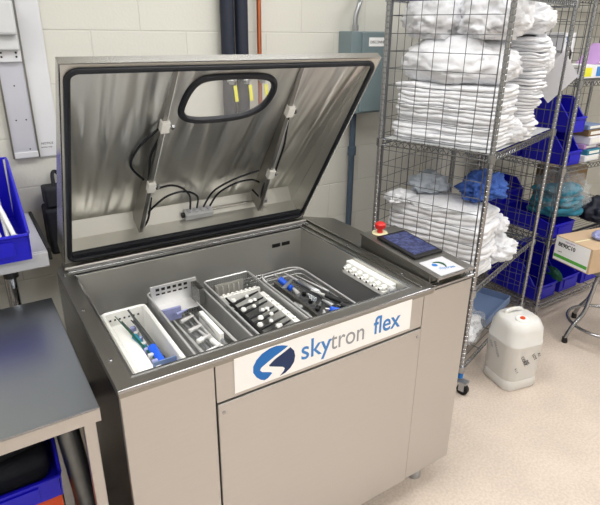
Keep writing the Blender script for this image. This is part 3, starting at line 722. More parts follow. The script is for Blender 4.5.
eb = thing('electrical_box', 'grey-green metal wall box fed by a conduit behind the lid corner', 'electrical box', (1.71, 1.19, 1.36))
b = MB(); b.box(-.088, .165, .012, .128, 0, .43); b.build('enclosure', 'panel_grey', eb, bevel=.004)
MB().box(-.022, .160, 0, .012, .01, .425).build('cover', 'panel_grey', eb, bevel=.003)
MB().box(.02, .145, -.002, 0, .355, .40).build('label', 'sign_white', eb)
text('label_text', 'DISCONNECT', .020, (.028, -.0025, .370), (1, 0, 0), (0, 0, 1), 'txt_dark', eb)
MB().box(.145, .158, -.016, 0, .19, .22).build('latch', 'red', eb)
MB().cyl((-.1, .011, .14), (-.1, .004, .14), .006).build('knob', 'black', eb)
cd = thing('conduit', 'galvanized conduit bending down into the top of the grey wall box', 'conduit', (1.70, 1.262, 1.79))
b = MB(); b.tube(smoothpath([(-.012, 0, .0), (-.012, 0, .07), (.006, -.004, .14), (.03, .02, .22), (.03, .02, .95)], 6), .0125, 12); b.build('conduit_tube', 'zinc', cd, smooth=True)
MB().cyl((-.012, 0, .001), (-.012, 0, .03), .019, n=8).build('conduit_fitting', 'zinc', cd)
cd = thing('conduit', 'conduit dropping from the underside of the grey wall box', 'conduit', (1.715, 1.275, .15))
MB().cyl((0, 0, 0), (0, 0, 1.208), .018, n=12).build('conduit_tube', 'pipe_slate', cd, smooth=True)
MB().cyl((0, 0, .96), (0, 0, 1.01), .025, n=8).build('conduit_fitting', 'pipe_slate', cd)

rl = thing('wall_channel', 'long lilac-grey metal mounting channel on the wall, at the left edge', 'wall channel', (0, 1.32, 1.28))
MB().box(-.036, .058, -.018, 0, 0, .95).build('channel', 'alu', rl, bevel=.002)
b = MB(); b.box(-.040, -.034, -.024, 0, 0, .95); b.box(.055, .061, -.024, 0, 0, .95); b.build('channel_edge', 'steel_dark', rl)
MB().box(-.034, .055, -.026, -.018, .0, .025).build('end_cap', 'alu_light', rl, bevel=.002)
for (x, z) in ((.01, .29), (-.005, .155), (.032, .155), (.028, .035)): MB().cyl((x, -.018, z), (x, -.0195, z), .003, n=10).build('screw', 'black', rl)
bk = thing('wall_bracket', 'pale cast bracket screwed onto the lilac wall channel', 'bracket', (0.002, 1.3, 1.66))
MB().box(-.038, .05, -.018, 0, 0, .10).build('mounting_plate', 'alu_light', bk, bevel=.003)
MB().box(-.03, .047, -.045, -.018, .045, .20).build('bracket_arm', 'grey_plastic', bk, bevel=.006)
MB().box(-.04, .044, -.075, -.045, .10, .22).build('bracket_head', 'grey_plastic', bk, bevel=.01)
for (x, z) in ((-.02, .02), (.032, .02), (-.02, .035), (.032, .035)): MB().cyl((x, -.018, z), (x, -.020, z), .004, n=10).build('screw', 'black', bk)
wp = thing('wall_plate', 'narrow white plate with tiny print beside the lilac channel', 'wall plate', (.061, 1.32, 1.275))
MB().box(0.001, .085, -.010, 0, 0, .95).build('plate', 'alu_light', wp, bevel=.002)
text('print', 'NOTICE', .013, (.012, -.0105, .052), (1, 0, 0), (0, 0, 1), 'txt_dark', wp)
text('print', 'service only', .009, (.010, -.0105, .038), (1, 0, 0), (0, 0, 1), 'txt_dark', wp)

# black bag behind the machine
bg = thing('backpack', 'black bag hanging on the wall behind the lid', 'bag', (.105, 1.23, .88))
b = MB(); b.obox((0, 0, .10), (.15, .13, .20)); b.build('bag_body', 'black_fabric', bg, bevel=.012, smooth=True)
b = MB(); b.obox((.0, .0, .245), (.13, .11, .08)); b.build('bag_flap', 'black_fabric', bg, bevel=.008, smooth=True)
b = MB(); b.tube(smoothpath([(-.02, .0, .28), (-.01, .06, .325), (.01, .06, .325), (.02, 0, .28)], 6), .008, 8); b.build('strap', 'black_fabric', bg, smooth=True)
hk = thing('wall_hook', 'small steel hook on the wall holding the black bag', 'hook', (.12, 1.32, 1.195)); MB().tube([(0, 0, 0), (0, -.05, 0), (0, -.06, .02)], .004, 8).build('hook_rod', 'zinc', hk)

# ------------------------------------------------------------------ steel work table with undershelf, at the left
tb = thing('work_table', 'stainless steel work table in the left foreground', 'table', (-.62, .375, 0))
TXR, TYF, TYB = .575, -.345, .345
MB().box(-.9, TXR, TYF, TYB, .896, .900).build('table_top', 'steel_table', tb, bevel=.0015)
b = MB(); b.box(-.9, TXR, TYF, TYF+.004, .860, .896); b.box(TXR-.004, TXR, TYF+.004, TYB, .860, .896); b.box(-.9, TXR-.004, TYB-.004, TYB, .860, .896)
b.build('apron', 'steel_front', tb)
MB().box(-.9, TXR, TYF-.001, TYF+.001, .8985, .9015).build('rolled_edge', 'chrome', tb)
for (x, y) in ((.548, -.32), (.548, .31), (-.86, -.32), (-.86, .31)):
    b = MB(); b.box(x-.015, x+.015, y-.015, y+.015, .0, .859); b.build('leg', 'steel_front', tb, bevel=.003)
MB().box(-.88, .46, -.30, .30, .30, .312).build('undershelf', 'zinc_dark', tb)

def akro(name, label, loc, rz, w, d, h, lip, m='blue_bin', group='blue stacking bins', cut=.55):
    """stacking bin: open hopper front at -y, label lip, tapered sides. origin: front centre, bottom"""
    t = thing(name, label, 'storage bin', loc, rz, group); th = .004
    wb = w/2-.008; wt = w/2
    side = [(0, 0), (d, 0), (d, h), (d*cut*.72, h), (d*.06, lip), (0, lip)]
    b = MB()
    for sg in (-1, 1):
        vs = []
        for off in (0, th):
            for (y, z) in side:
                x = sg*(wb+(wt-wb)*z/h-off); vs.append((x, y, z))
        n = 6; b.add(vs, [tuple(range(n)), tuple(range(2*n-1, n-1, -1))]+[(i, (i+1) % n, n+(i+1) % n, n+i) for i in range(n)])
    b.box(-wb+th, wb-th, d-th, d, th, h); b.box(-wb+th, wb-th, 0, th, th, lip); b.box(-wb+th, wb-th, 0, d, 0, th)
    b.build('bin_body', m, t)
    b = MB()
    for sg in (-1, 1):
        pts = [(sg*(wt-.001), d, h), (sg*(wt-.001), d*cut*.72, h), (sg*(wb+.003), d*.06, lip)]
        b.tube(pts, .005, 6)
    b.tube([(-wt, d-.002, h), (wt, d-.002, h)], .005, 6); b.tube([(-wb-.003, d*.05, lip), (-wb, -.004, lip), (wb, -.004, lip), (wb+.003, d*.05, lip)], .006, 6)
    b.build('bin_rim', m, t, smooth=True)
    MB().box(-w*.28, w*.28, -.006, -.0005, lip*.25, lip*.8).build('label_slot', m, t, bevel=.001)
    return t

# wall-side utility shelf behind the table, with a bin of tubes on it
us = thing('utility_shelf', 'pale steel shelf on posts standing behind the work table', 'shelf unit', (-.60, 1.02, 0))
b = MB(); b.box(-.85, .575, -.225, .26, 1.035, 1.050); b.build('shelf_top', 'alu_light', us, bevel=.003)
b = MB(); b.box(-.85, .575, -.236, -.225, .992, 1.048); b.build('front_lip', 'alu_light', us, bevel=.004)
MB().box(.576, .588, -.22, .26, 1.01, 1.054).build('edge_guard', 'black', us)
for (x, y) in ((.45, -.21), (.45, .24), (-.80, -.21), (-.80, .24)):
    MB().cyl((x, y, 0), (x, y, 1.035), .015, n=16).build('post', 'chrome', us, smooth=True)
    MB().cyl((x, y, .970), (x, y, .998), .024, n=16).build('collar', 'black', us, smooth=True)
akro('storage_bin', 'big bright blue bin full of white tubes on the shelf behind the table', (-.197, .735, 1.051), 0, .25, .50, .25, .090, group='blue stacking bins on the left', cut=1.2)
for k in range(9):
    x = -.26+.018*k; a = rnd.uniform(-.04, .04)
    t = thing('plastic_tube', 'white plastic tube in the big blue bin, '+['leftmost', 'second from the left', 'third from the left', 'fourth from the left', 'middle one', 'fourth from the right', 'third from the right', 'second from the right', 'rightmost'][k], 'tube', (x-.002, .775, 1.090+.018*(k % 3)), 0, 'white tubes in the big blue bin')
    MB().tube([(0, 0, 0), (a*.4, .16, .04), (a, .36, .09)], .008, 10).build('tube_body', ('white_plastic', 'grey_plastic')[k % 2], t, smooth=True)
    MB().tube([(0, -.012, -.004), (0, .004, .001)], .011, 10).build('tube_end', 'grey_plastic', t, smooth=True)

# things under the table
akro('storage_bin', 'blue bin with black contents under the work table', (-.295, .19, .53), 0, .30, .36, .15, .07, group='blue stacking bins on the left')
t = thing('black_pouch', 'folded black fabric pouch in the bin under the table', 'pouch', (-.295, .38, .54)); 
MB().obox((0, 0, .06), (.25, .26, .10), (.15, 0, 0)).build('pouch_body', 'black_fabric', t, bevel=.03, smooth=True)
MB().obox((0, -.05, .125), (.20, .12, .02), (.2, 0, .2)).build('pouch_flap', 'black_fabric', t, bevel=.008)
t = thing('crate', 'orange plastic crate below the blue bin under the table', 'crate', (-.325, .40, .313))
b = MB(); b.box(-.17, .17, -.17, -.165, 0, .205); b.box(-.17, .17, .165, .17, 0, .205); b.box(-.17, -.165, -.165, .165, 0, .205); b.box(.165, .17, -.165, .165, 0, .205); b.box(-.165, .165, -.165, .165, 0, .005); b.build('crate_wall', 'orange', t)
MB().tube([(-.17, -.17, .208), (.17, -.17, .208), (.17, .17, .208), (-.17, .17, .208)], .007, 6, closed=True).build('crate_rim', 'orange', t)
t = thing('drain_pipe', 'thick galvanized pipe slanting down under the work table', 'pipe', (-.09, .22, 0))
MB().tube([(0.026, .0, .02), (-.030, 0, .855)], .031, 20).build('pipe_run', 'zinc_dark', t, smooth=True)
MB().tube([(-.0257, -.0, .79), (-.0285, 0, .83)], .0345, 20).build('pipe_collar', 'zinc_dark', t, smooth=True)
t = thing('metal_post', 'dull grey flat post left of the slanting pipe under the table', 'post', (-.133, .33, .0))
MB().box(-.015, .015, -.015, .015, 0, .895).build('post_body', 'zinc', t, bevel=.002)

# ------------------------------------------------------------------ wire racks
def post_mb(h, z0):
    prof = [(0, z0)]; z = z0
    while z < h:
        prof += [(.0127, z), (.0127, z+.020), (.0112, z+.0215), (.0112, z+.0240)]; z += .0255
    prof.append((0, z)); return MB().lathe(prof, (0, 0, 0), 12)
def zigzag(p, q, n, h):
    p, q = Vector(p), Vector(q); out = []
    for i in range(n+1):
        out.append(p+(q-p)*i/n+Vector((0, 0, 0 if i % 2 else h)))
    return out
def wire_rack(label, A, rz, w, d, levels, h, panels, z0=0.0, casters=False, liner=()):
    t = thing('wire_rack', label, 'wire shelving rack', (A[0], A[1], 0), rz, 'wire shelving racks')
    for (x, y) in ((0, 0), (w, 0), (w, d), (0, d)):
        me = post_mb(h, .125 if casters else .02); me.v = [v+Vector((x, y, 0)) for v in me.v]
        me.build('post', 'chrome', t, smooth=True)
        if casters:
            c = MB().cyl((x, y, .095), (x, y, .124), .014, n=12).build('caster', 'logo_blue', t)
            b = MB(); b.obox((x-.0, y-.014, .075), (.045, .06, .010)); b.obox((x-.02, y-.02, .05), (.003, .03, .045)); b.obox((x+.02, y-.02, .05), (.003, .03, .045)); b.build('caster_fork', 'zinc', c)
            MB().cyl((x-.012, y-.022, .031), (x+.012, y-.022, .031), .0305, n=24).build('caster_wheel', 'black', c, smooth=True)
        else:
            MB().lathe([(0, 0), (.018, 0), (.018, .008), (.010, .014), (.010, .021), (0, .021)], (x, y, 0), 12).build('leveling_foot', 'black', t)
    for li, z in enumerate(levels):
        e = .012; b = MB()
        for (p, q) in (((e, 0), (w-e, 0)), ((e, d), (w-e, d)), ((0, e), (0, d-e)), ((w, e), (w, d-e))):
            L_ = math.dist(p, q)
            for dz in (-.004, -.032): b.tube([(p[0], p[1], z+dz), (q[0], q[1], z+dz)], .0038, 6)
            b.tube(zigzag((p[0], p[1], z-.030), (q[0], q[1], z-.030), 2*round(L_/.038), .024), .0026, 5)
        for (x, y) in ((0, 0), (w, 0), (w, d), (0, d)): b.cyl((x, y, z-.036), (x, y, z+.001), .0185, n=12)
        sh = b.build('shelf', 'chrome', t)
        b = MB(); n = round((d-.02)/.026)
        for k in range(1, n): y = d*k/n; b.tube([(0, y, z-.0015), (w, y, z-.0015)], .0016, 5)
        for k in range(1, 4): b.tube([(w*k/4, 0, z-.006), (w*k/4, d, z-.006)], .0032, 5)
        b.build('shelf_wire', 'wire', sh)
        if li in liner: MB().box(.014, w-.014, .014, d-.014, z+.0008, z+.0028).build('shelf_liner', 'grey_plastic', sh)
    for (side, za, zb) in panels:
        if side == 'left': P, Q = (.004, .03), (.004, d-.02)
        if side == 'right': P, Q = (w-.004, .03), (w-.004, d-.02)
        if side == 'back': P, Q = (.02, d-.004), (w-.02, d-.004)
        P, Q = Vector((*P, 0)), Vector((*Q, 0)); L_ = (Q-P).length; n = round(L_/.0762); b = MB()
        off = Vector((.0035, 0, 0)) if side != 'back' else Vector((0, .0035, 0))
        for k in range(n+1): p = P+(Q-P)*k/n; b.tube([p+Vector((0, 0, za)), p+Vector((0, 0, zb))], .0019 if 0 < k < n else .003, 5)
        nz = round((zb-za)/.0800)
        for k in range(nz+1): z = za+(zb-za)*k/nz; b.tube([P+off+Vector((0, 0, z)), Q+off+Vector((0, 0, z))], .0019, 5)
        b.build('grid_panel', 'wire', t)
    return t
RA = (1.773, .346); RZ = math.radians(17.5)
wire_rack('caged wire rack on casters stacked with white linens, beside the machine', RA, RZ, .932, .582, [.165, .608, 1.281, 1.955], 2.15,
          [('left', .19, 2.10), ('right', .19, 2.10), ('back', .19, 2.10)], casters=True, liner=(2,))
wire_rack('farther wire rack holding the blue bins, at the right edge', (2.786, .592), 0, 1.22, .61, [.120, .583, 1.044, 1.545, 2.03], 2.2,
          [('left', .14, 2.10), ('back', .14, 2.10)])
cR, sR = math.cos(RZ), math.sin(RZ)
def rk(x, y, z): return (RA[0]+x*cR-y*sR, RA[1]+x*sR+y*cR, z)

# folded cloths
def cloth_slab(name, label, cat, loc, rz, wd, dp, th, m, seed, layers=2, group=None, sag=.006, rough=.012, res=56, nz=6, dome=.3):
    """folded cloth: rounded slab whose sides show the folded layers"""
    vs, fs = [], []; n = res
    rings = []
    for k in range(nz*layers+1): rings.append((k/(nz*layers), 1.0))
    for rr in (.93, .8, .62, .42, .22): rings.append((1.0, rr))
    for (zf, rr) in rings:
        bump = abs(math.sin(PI*layers*zf))**.45 if rr == 1.0 else 1
        for j in range(n):
            a = 2*PI*j/n; ca, sa = math.cos(a), math.sin(a); p_ = 5
            q = (abs(ca)**p_+abs(sa)**p_)**(-1/p_)
            x, y = wd/2*ca*q, dp/2*sa*q
            lay = math.floor(min(zf, .999)*layers)
            nn = noise.noise(Vector((x*7+seed*3.1, y*7, lay*1.7+seed)))*rough + noise.noise(Vector((x*26+seed, y*26, lay*3.3)))*rough*.45
            ins = (1-bump)*.014
            L_ = math.hypot(x, y); sc = (L_-ins+nn)/L_*rr
            z = zf*th+noise.noise(Vector((x*rr*6+seed*2, y*rr*6, seed*1.3)))*sag*(1 if zf > 0 else 0)
            z += noise.noise(Vector((x*rr*22+seed*2, y*rr*22, seed)))*sag*.45*(1 if zf > .4 else 0)
            if rr < 1: z += dome*th*(1-rr)**.7*.4
            vs.append((x*sc, y*sc, max(0, z)))
    R_n = len(rings)
    for i in range(R_n-1):
        for j in range(n): fs.append((i*n+j, i*n+(j+1) % n, (i+1)*n+(j+1) % n, (i+1)*n+j))
    fs.append(tuple(range(n))[::-1]); fs.append(tuple((R_n-1)*n+j for j in range(n)))
    b = MB(); b.add(vs, fs); o = b.build(name, m, smooth=True); o.location = loc; o.rotation_euler = (0, 0, rz)
    return tag(o, label, cat, group)
def crumple(name, label, cat, loc, rz, size, m, seed, group=None, res=5, amp=.35, freq=2.2, fold=.16):
    import bmesh
    bm = bmesh.new(); bmesh.ops.create_icosphere(bm, subdivisions=res, radius=1)
    for v in bm.verts:
        p = v.co.copy(); q = Vector((p.x*freq+seed, p.y*freq-seed*.7, p.z*freq+seed*.3))
        n1 = noise.noise(q)*amp; q2 = Vector((q.x*1.3, q.y*.9, q.z*2.6)) + Vector((0, 0, 1))*noise.noise(q*1.1)*1.4; ridg = (1-abs(noise.noise(q2*1.4)*2))*fold; r3 = (1-abs(noise.noise(q2*3.1)*2))*fold*.4
        f = 1+n1+ridg+r3-fold*.7
        z = p.z*f
        if z < 0: z *= .75
        v.co = Vector((p.x*f*size[0]/2, p.y*f*size[1]/2, z*size[2]/2))
    zmin = -size[2]/2*.62
    for v in bm.verts:
        if v.co.z < zmin: v.co.z = zmin
        v.co.z -= zmin
    me = bpy.data.meshes.new(name); bm.to_mesh(me); bm.free(); me.materials.append(M[m])
    for p in me.polygons: p.use_smooth = True
    o = bpy.data.objects.new(name, me); COL.objects.link(o); o.location = loc; o.rotation_euler = (0, 0, rz)
    return tag(o, label, cat, group)
ORD = ['bottom', 'second from the bottom', 'third up', 'fourth up', 'fifth up', 'sixth up', 'seventh up', 'eighth up', 'ninth up', 'tenth up', 'eleventh up', 'twelfth up', 'thirteenth up', 'fourteenth up', 'fifteenth up', 'sixteenth up']
def pile(where, x, y, z0, wd, dp, th, n, seed, group, lean=0, jit=.01, m='cloth_white', ztop=None, last='', **k):
    z = z0
    for i in range(n):
        t_ = th*rnd.uniform(.88, 1.15)
        lab = 'white cloth, %s in %s' % (('topmost' if i == n-1 else ORD[i]), where)
        cloth_slab('folded_cloth', lab, 'folded cloth', rk(x+lean*i+rnd.uniform(-jit, jit), y+rnd.uniform(-jit, jit)*.6, z), RZ+rnd.uniform(-.05, .05), wd*rnd.uniform(.96, 1.04), dp*rnd.uniform(.97, 1.03), t_, m, seed+i*1.37, layers=2, group=group, **k)
        z += t_*.99
    return z
ZS = 1.285
UP = 'white folded cloths on the upper shelf'
pile('the wide pile by the grid, upper rack shelf', .205, .292, ZS, .31, .545, .040, 7, 1, UP, jit=.008, sag=.010, rough=.02, res=84)
crumple('crumpled_cloth', 'large loosely folded white cloth lying on the wide pile of the upper rack shelf', 'cloth', rk(.20, .290, ZS+.270), RZ, (.32, .57, .28), 'cloth_white', 3.3, 'loose white cloths', amp=.12, freq=1.8, fold=.10)
crumple('crumpled_cloth', 'crumpled white cloth at the top of the near grid, back half', 'cloth', rk(.19, .42, ZS+.475), RZ, (.28, .32, .30), 'cloth_white', 5.1, 'loose white cloths', amp=.2)
crumple('crumpled_cloth', 'crumpled white cloth at the top of the near grid, front half', 'cloth', rk(.20, .15, ZS+.475), RZ, (.31, .29, .30), 'cloth_white', 7.7, 'loose white cloths', amp=.2)
zt = pile('the outer front pile, upper rack shelf', .46, .135, ZS, .20, .30, .030, 16, 40, UP, lean=.003, jit=.016, sag=.012, rough=.024)
pile('the outer back pile, upper rack shelf', .50, .43, ZS, .24, .24, .045, 9, 60, UP)
crumple('crumpled_cloth', 'white cloth bulging at the top of the outer front pile', 'cloth', rk(.61, .10, ZS+.30), RZ, (.19, .24, .26), 'cloth_white', 8.2, 'loose white cloths', amp=.2)
crumple('crumpled_cloth', 'white cloth piled at the very top of the outer front pile', 'cloth', rk(.54, .13, ZS+.50), RZ, (.32, .27, .20), 'cloth_white', 10.9, 'loose white cloths', amp=.2)
crumple('crumpled_cloth', 'loose white cloth spilling beside the foot of the outer front pile', 'cloth', rk(.33, .10, ZS+.0), RZ, (.16, .24, .16), 'cloth_white', 18.9, 'loose white cloths', amp=.2)
# lower shelf
ZL = .612
pile('the wide pile, lower rack shelf', .205, .290, ZL, .31, .54, .052, 6, 80, 'white folded cloths on the lower shelf', jit=.012, sag=.011, rough=.022, res=84)
crumple('crumpled_cloth', 'loosely folded white cloth covering the wide pile on the lower rack shelf', 'cloth', rk(.20, .27, ZL+.318), RZ, (.31, .46, .075), 'cloth_white', 23.3, 'loose white cloths', amp=.12, freq=1.8, fold=.10)
crumple('crumpled_cloth', 'blue cloth thrown over the white pile on the lower rack shelf', 'cloth', rk(.30, .13, ZL+.385), RZ, (.34, .22, .15), 'cloth_blue', 2.7, None, amp=.3, fold=.2)
crumple('crumpled_cloth', 'grey-blue cloth behind the blue one on the lower rack shelf', 'cloth', rk(.24, .40, ZL+.37), RZ, (.22, .20, .13), 'cloth_grey', 6.4)
crumple('crumpled_cloth', 'white cloth draped at the front edge of the lower rack shelf', 'cloth', rk(.46, .10, ZL+.0), RZ, (.30, .26, .16), 'cloth_white', 9.4, 'loose white cloths', amp=.25)
crumple('crumpled_cloth', 'white cloth heaped on the draped one at the lower rack shelf', 'cloth', rk(.44, .15, ZL+.135), RZ, (.20, .24, .16), 'cloth_white', 12.4, 'loose white cloths')
crumple('crumpled_cloth', 'low white cloth at the back near corner of the lower rack shelf', 'cloth', rk(.10, .49, ZL+.33), RZ, (.18, .15, .07), 'cloth_white', 15.1, 'loose white cloths')
# bottom shelf
t = thing('plastic_sack', 'clear plastic sack of white linen on the bottom rack shelf', 'bag', rk(.25, .14, .168), RZ)
o = crumple('linen', 'x', 'x', (0, 0, 0.004), 0, (.28, .21, .20), 'cloth_white', 4.4); o.parent = t
o2 = crumple('film', 'x', 'x', (0, 0, 0), 0, (.33, .25, .24), 'film', 4.4, amp=.3); o2.parent = t
for o_ in (o, o2):
    del o_['label']; del o_['category']
o2['label'] = 'clear crinkled plastic film'
t = thing('tray', 'slate-blue shallow tray farther along the bottom rack shelf', 'tray', rk(.66, .30, .167), RZ)
b = MB(); b.box(-.20, .20, -.24, .24, 0, .008); b.build('tray_base', 'bluegrey', t)
b = MB(); b.box(-.20, .20, -.245, -.24, 0, .05); b.box(-.20, .20, .24, .245, 0, .05); b.box(-.205, -.20, -.245, .245, 0, .05); b.box(.20, .205, -.245, .245, 0, .05); b.build('tray_wall', 'bluegrey', t)

# white card clipped on the far end panel of the rack
cdp = [(0.004, 1.708), (-0.091, 1.577), (0.04, 1.422), (0.133, 1.515)]
t = thing('card', 'blank white card hanging diamond-wise on the end of the linen rack', 'card', rk(.925, 0, 0), RZ)
b = MB(); n_ = 4
b.add([(0, y+.012, z) for y, z in cdp]+[(-.002, y+.012, z) for y, z in cdp], [(0, 1, 2, 3), (7, 6, 5, 4)]+[(i, (i+1) % 4, 4+(i+1) % 4, 4+i) for i in range(4)])
b.build('card_sheet', 'paper', t)

# ------------------------------------------------------------------ far rack contents
def rb(label, x, y, z, w, d, h, lip, g='blue stacking bins on the far rack', m='blue_bin', rz=0): return akro('storage_bin', label, (x, y, z), rz, w, d, h, lip, m, g, cut=.5)
rb('blue bin on the third shelf of the far rack, under another blue bin', 2.90, .612, 1.046, .165, .30, .19, .08)
rb('blue bin stacked on top of the one at the near end of the far rack', 2.90, .625, 1.241, .165, .30, .195, .085)
rb('blue bin behind, at the wall end of the third far-rack shelf', 2.90, .925, 1.046, .165, .26, .19, .08)
rb('upper blue bin at the wall end of the third far-rack shelf', 2.90, .935, 1.241, .165, .25, .195, .08)
rb('wide blue bin under the bag of teal towels on the second far-rack shelf', 2.93, .60, .585, .23, .40, .113, .08)
rb('blue bin at the wall side of the second far-rack shelf', 2.93, 1.003, .585, .23, .19, .26, .20)
rb('blue bin at the near end of the lowest far-rack shelf', 2.92, .625, .122, .22, .40, .24, .10)
rb('second blue bin along the lowest far-rack shelf', 3.18, .625, .122, .22, .40, .24, .10)
rb('third blue bin along the lowest far-rack shelf', 3.44, .625, .122, .22, .40, .24, .10)
crumple('green_cloth', 'dark green cloth hanging between the blue bins on the lowest far-rack shelf', 'cloth', (3.05, .68, .20), 0, (.06, .14, .12), 'green', 2.2, amp=.2, res=4)
t = thing('bag_of_towels', 'clear bag of folded teal towels on the second far-rack shelf', 'bag of towels', (3.0, .72, .70))
for i in range(5):
    o = cloth_slab('towel', 'x', 'x', (-.01+.012*(i % 2), 0, .004+i*.034), .16*(i % 3-1), .30-.02*i, .26, .034, 'teal', 30+i, layers=1, sag=.03, rough=.035)
    o.parent = t; del o['label']; del o['category']
o = crumple('film', 'x', 'x', (0.03, 0, -.0), 0, (.36, .30, .34), 'film', 1.9, amp=.3, fold=.2); o.parent = t; del o['category']; o['label'] = 'clear crinkled plastic film'
t = thing('package', 'brown wrapped package behind the teal towels on the far rack', 'package', (3.30, .90, .586)); MB().box(-.12, .12, -.12, .12, 0, .36).build('package_body', 'brown', t, bevel=.01); MB().box(-.121, .121, -.03, .03, .0, .361).build('tape', 'cardboard', t)
crumple('navy_cloth', 'navy cloth lump on the second far-rack shelf, right of the teal towels', 'cloth', (3.40, .66, .586), 0, (.24, .2, .2), 'navy', 6.2, res=4)
specs = [('magenta', (3.03, .72), (.12, .10, .03)), ('paper', (3.12, .66), (.12, .12, .04)), ('yellow', (3.22, .70), (.08, .1, .05)), ('bluegrey', (3.10, .68), (.16, .14, .03))]
for i, (m_, (x, y), (sx, sy, sz)) in enumerate([('paper', (3.11, .68), (.16, .14, .04)), ('teal', (3.12, .68), (.15, .14, .035)), ('magenta', (3.11, .69), (.15, .12, .03)), ('paper', (3.12, .68), (.14, .14, .05)), ('brown', (3.12, .69), (.15, .13, .04)), ('bluegrey', (3.11, .69), (.15, .12, .03))]):
    z = 1.046+[0, .04, .075, .105, .155, .195][i]
    t = thing('packet', ['white packet at the bottom', 'teal packet second from the bottom', 'pink packet third from the bottom', 'thick white packet in the middle', 'brown packet near the top', 'blue-grey packet on top'][i]+' of the small stack right of the blue bins', 'packet', (x, y, z), 0, 'packets stacked beside the blue bins')
    MB().box(-sx/2, sx/2, -sy/2, sy/2, 0, sz-.001).build('packet_body', m_, t, bevel=.004); MB().box(-sx/2+.02, sx/2-.02, -sy/2-.001, -sy/2, sz*.25, sz*.75).build('packet_label', 'white_plastic', t)
# upper shelf
t = thing('gift_box', 'violet box end with white lettering on the fourth far-rack shelf', 'box', (3.02, .66, 1.625))
b = MB(); b.prism([(.0, 0), (.26, 0), (.26, .115), (.14, .115)], (0, 0, 0), (1, 0, 0), (0, 0, 1), -.12); b.build('box_body', 'magenta', t)
text('lettering', 'Jim', .06, (.04, -.002, .022), (1, 0, 0), (0, 0, 1), 'sign_white', t)
t = thing('carton', 'white carton with yellow and blue panels under the violet box', 'carton', (3.02, .66, 1.547))
MB().box(-.12, .2, 0, .14, 0, .076).build('carton_body', 'paper', t, bevel=.002); MB().box(-.10, -.02, -.001, 0, .01, .06).build('carton_panel', 'yellow', t); MB().box(.03, .12, -.001, 0, .01, .065).build('carton_panel', 'txt_blue', t)
t = thing('dispenser_box', 'white box with a dark round opening at the near end of the fourth far-rack shelf', 'dispenser box', (2.87, .74, 1.547))
MB().box(-.07, .03, 0, .15, 0, .25).build('box_body', 'paper', t, bevel=.003)
b = MB(); b.prism([(.036*math.cos(k/8*2*PI+.4), .045*math.sin(k/8*2*PI+.4)) for k in range(8)], (-.015, -.0005, .125), (1, 0, 0), (0, 0, 1), .002); b.build('opening', 'black', t)
text('lettering', '5A', .05, (-.06, -.002, .195), (1, 0, 0), (0, 0, 1), 'txt_blue', t)
MB().box(.0, .028, -.002, -.0004, .04, .09).build('sticker', 'yellow', t)

# ------------------------------------------------------------------ jug on the floor
jr = math.radians(-12)
jg = thing('jug', 'translucent white plastic jug standing on the floor by the rack', 'jug', (2.108, .285, 0), jr)
def jring(z, w_, d_, r_, n=6): return [(x, y, z) for x, y in rrect(w_, d_, r_, n)]
def loft(rings):
    b = MB(); n = len(rings[0]); vs = [p for r_ in rings for p in r_]
    b.add(vs, [(i*n+j, i*n+(j+1) % n, (i+1)*n+(j+1) % n, (i+1)*n+j) for i in range(len(rings)-1) for j in range(n)]+[tuple(range(n))[::-1], tuple((len(rings)-1)*n+j for j in range(n))]); return b
JW = .226
rg = [(0, .90, .04), (.012, .97, .05), (.055, .98, .06), (.062, .955, .06), (.07, .98, .06), (.262, 1.0, .06), (.268, 1.03, .065), (.276, 1.03, .065), (.282, 1.0, .065), (.35, .99, .075), (.385, .90, .085), (.398, .74, .07)]
loft([jring(z, JW*k, JW*k, r_) for z, k, r_ in rg]).build('jug_body', 'frost', jg, smooth=True)
b = MB(); b.tube(smoothpath([(-.05, .045, .385), (-.048, .045, .405), (0, .045, .412), (.048, .045, .405), (.05, .045, .385)], 5), .011, 8); b.build('jug_handle', 'frost', jg, smooth=True)
b = MB().lathe([(0, 0), (.036, 0), (.036, .026), (.032, .03), (0, .03)], (-.02, -.045, .376), 24); b.build('cap', 'white_plastic', jg, smooth=True)
MB().lathe([(0, 0), (.014, 0), (.012, .006), (0, .006)], (-.02, -.045, .4065), 16).build('cap_plug', 'orange', jg)
MB().box(-.112, .112, -.112, .112, .006, .05).build('liquid', 'cream', jg) if 0 else None
for (s_, x, z, zz) in (('CORR', -.055, .215, .026), ('IVE', -.02, .185, .026), ('0 1 7', -.085, .150, .018), ('LOT', .02, .215, .024), ('A1', .055, .215, .024)):
    text('print', s_, zz, (x, -JW/2-.0012, z), (.5, 0, -.86), (.86, 0, .5), 'txt_dark', jg)
for (s_, y, z, zz) in (('DANGER', .03, .245, .022), ('KEEP', .06, .235, .018)):
    text('print', s_, zz, (-JW/2-.0012, y, z), (0, -.5, -.86), (0, -.86, .5), 'txt_grey', jg)

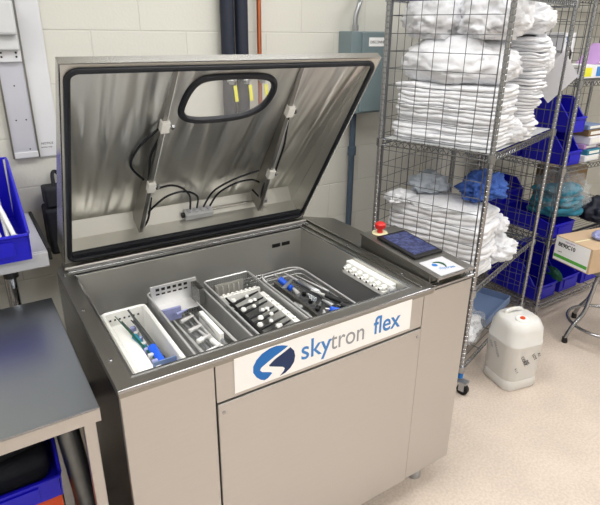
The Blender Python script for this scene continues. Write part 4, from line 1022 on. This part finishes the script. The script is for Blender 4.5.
# ------------------------------------------------------------------ stool with carton
st = thing('stool', 'chrome stool with a foot ring, under the cardboard carton', 'stool', (2.965, .235, 0), 0)
SC = (0, 0)
for k in range(4):
    a = math.radians(158+k*90); ca, sa = math.cos(a), math.sin(a)
    p = [(ca*.10, sa*.10, .455), (ca*.13, sa*.13, .42), (ca*.145, sa*.145, .33), (ca*.17, sa*.17, .20), (ca*.235, sa*.235, .10), (ca*.265, sa*.265, .03)]
    lg = MB().tube(smoothpath(p, 5), .0125, 12).build('leg', 'chrome', st, smooth=True)
    MB().cyl((ca*.262, sa*.262, 0), (ca*.266, sa*.266, .035), .017, .015, 14).build('rubber_foot', 'black', lg, smooth=True)
MB().tube([(.215*math.cos(q/40*2*PI), .215*math.sin(q/40*2*PI), .115) for q in range(40)], .010, 10, closed=True).build('foot_ring', 'chrome', st, smooth=True)
MB().lathe([(0, 0), (.16, 0), (.175, .006), (.178, .02), (.17, .034), (0, .036)], (0, 0, .455), 40).build('seat', 'zinc', st, smooth=True)
ct = thing('carton', 'brown cardboard carton with a white and green label, on the stool', 'carton', (2.88, .37, .4925), math.radians(-10))
MB().box(-.165, .235, -.13, .13, 0, .155).build('carton_body', 'cardboard', ct, bevel=.002)
b = MB(); b.box(-.166, -.1652, -.115, .125, .006, .150); b.build('carton_label', 'sign_white', ct)
MB().box(-.1668, -.1661, -.113, .123, .022, .042).build('green_band', 'green_label', ct)
text('label_code', 'BE90C10', .034, (-.1668, .105, .098), (0, -1, 0), (0, 0, 1), 'txt_dark', ct, offset=.0008, sx=.95)
text('label_print', 'surgical gloves', .012, (-.1668, .06, .134), (0, -1, 0), (0, 0, 1), 'magenta', ct)
text('label_print', 'size 8', .012, (-.1668, .10, .06), (0, -1, 0), (0, 0, 1), 'txt_dark', ct)
MB().box(-.164, .234, -.006, .006, .1552, .1556).build('tape', 'cream', ct)
crumple('glove', 'periwinkle blue glove lying on the cardboard carton', 'glove', (2.90, .35, .649), .3, (.11, .09, .06), 'glove', 3.9, res=4, amp=.25)
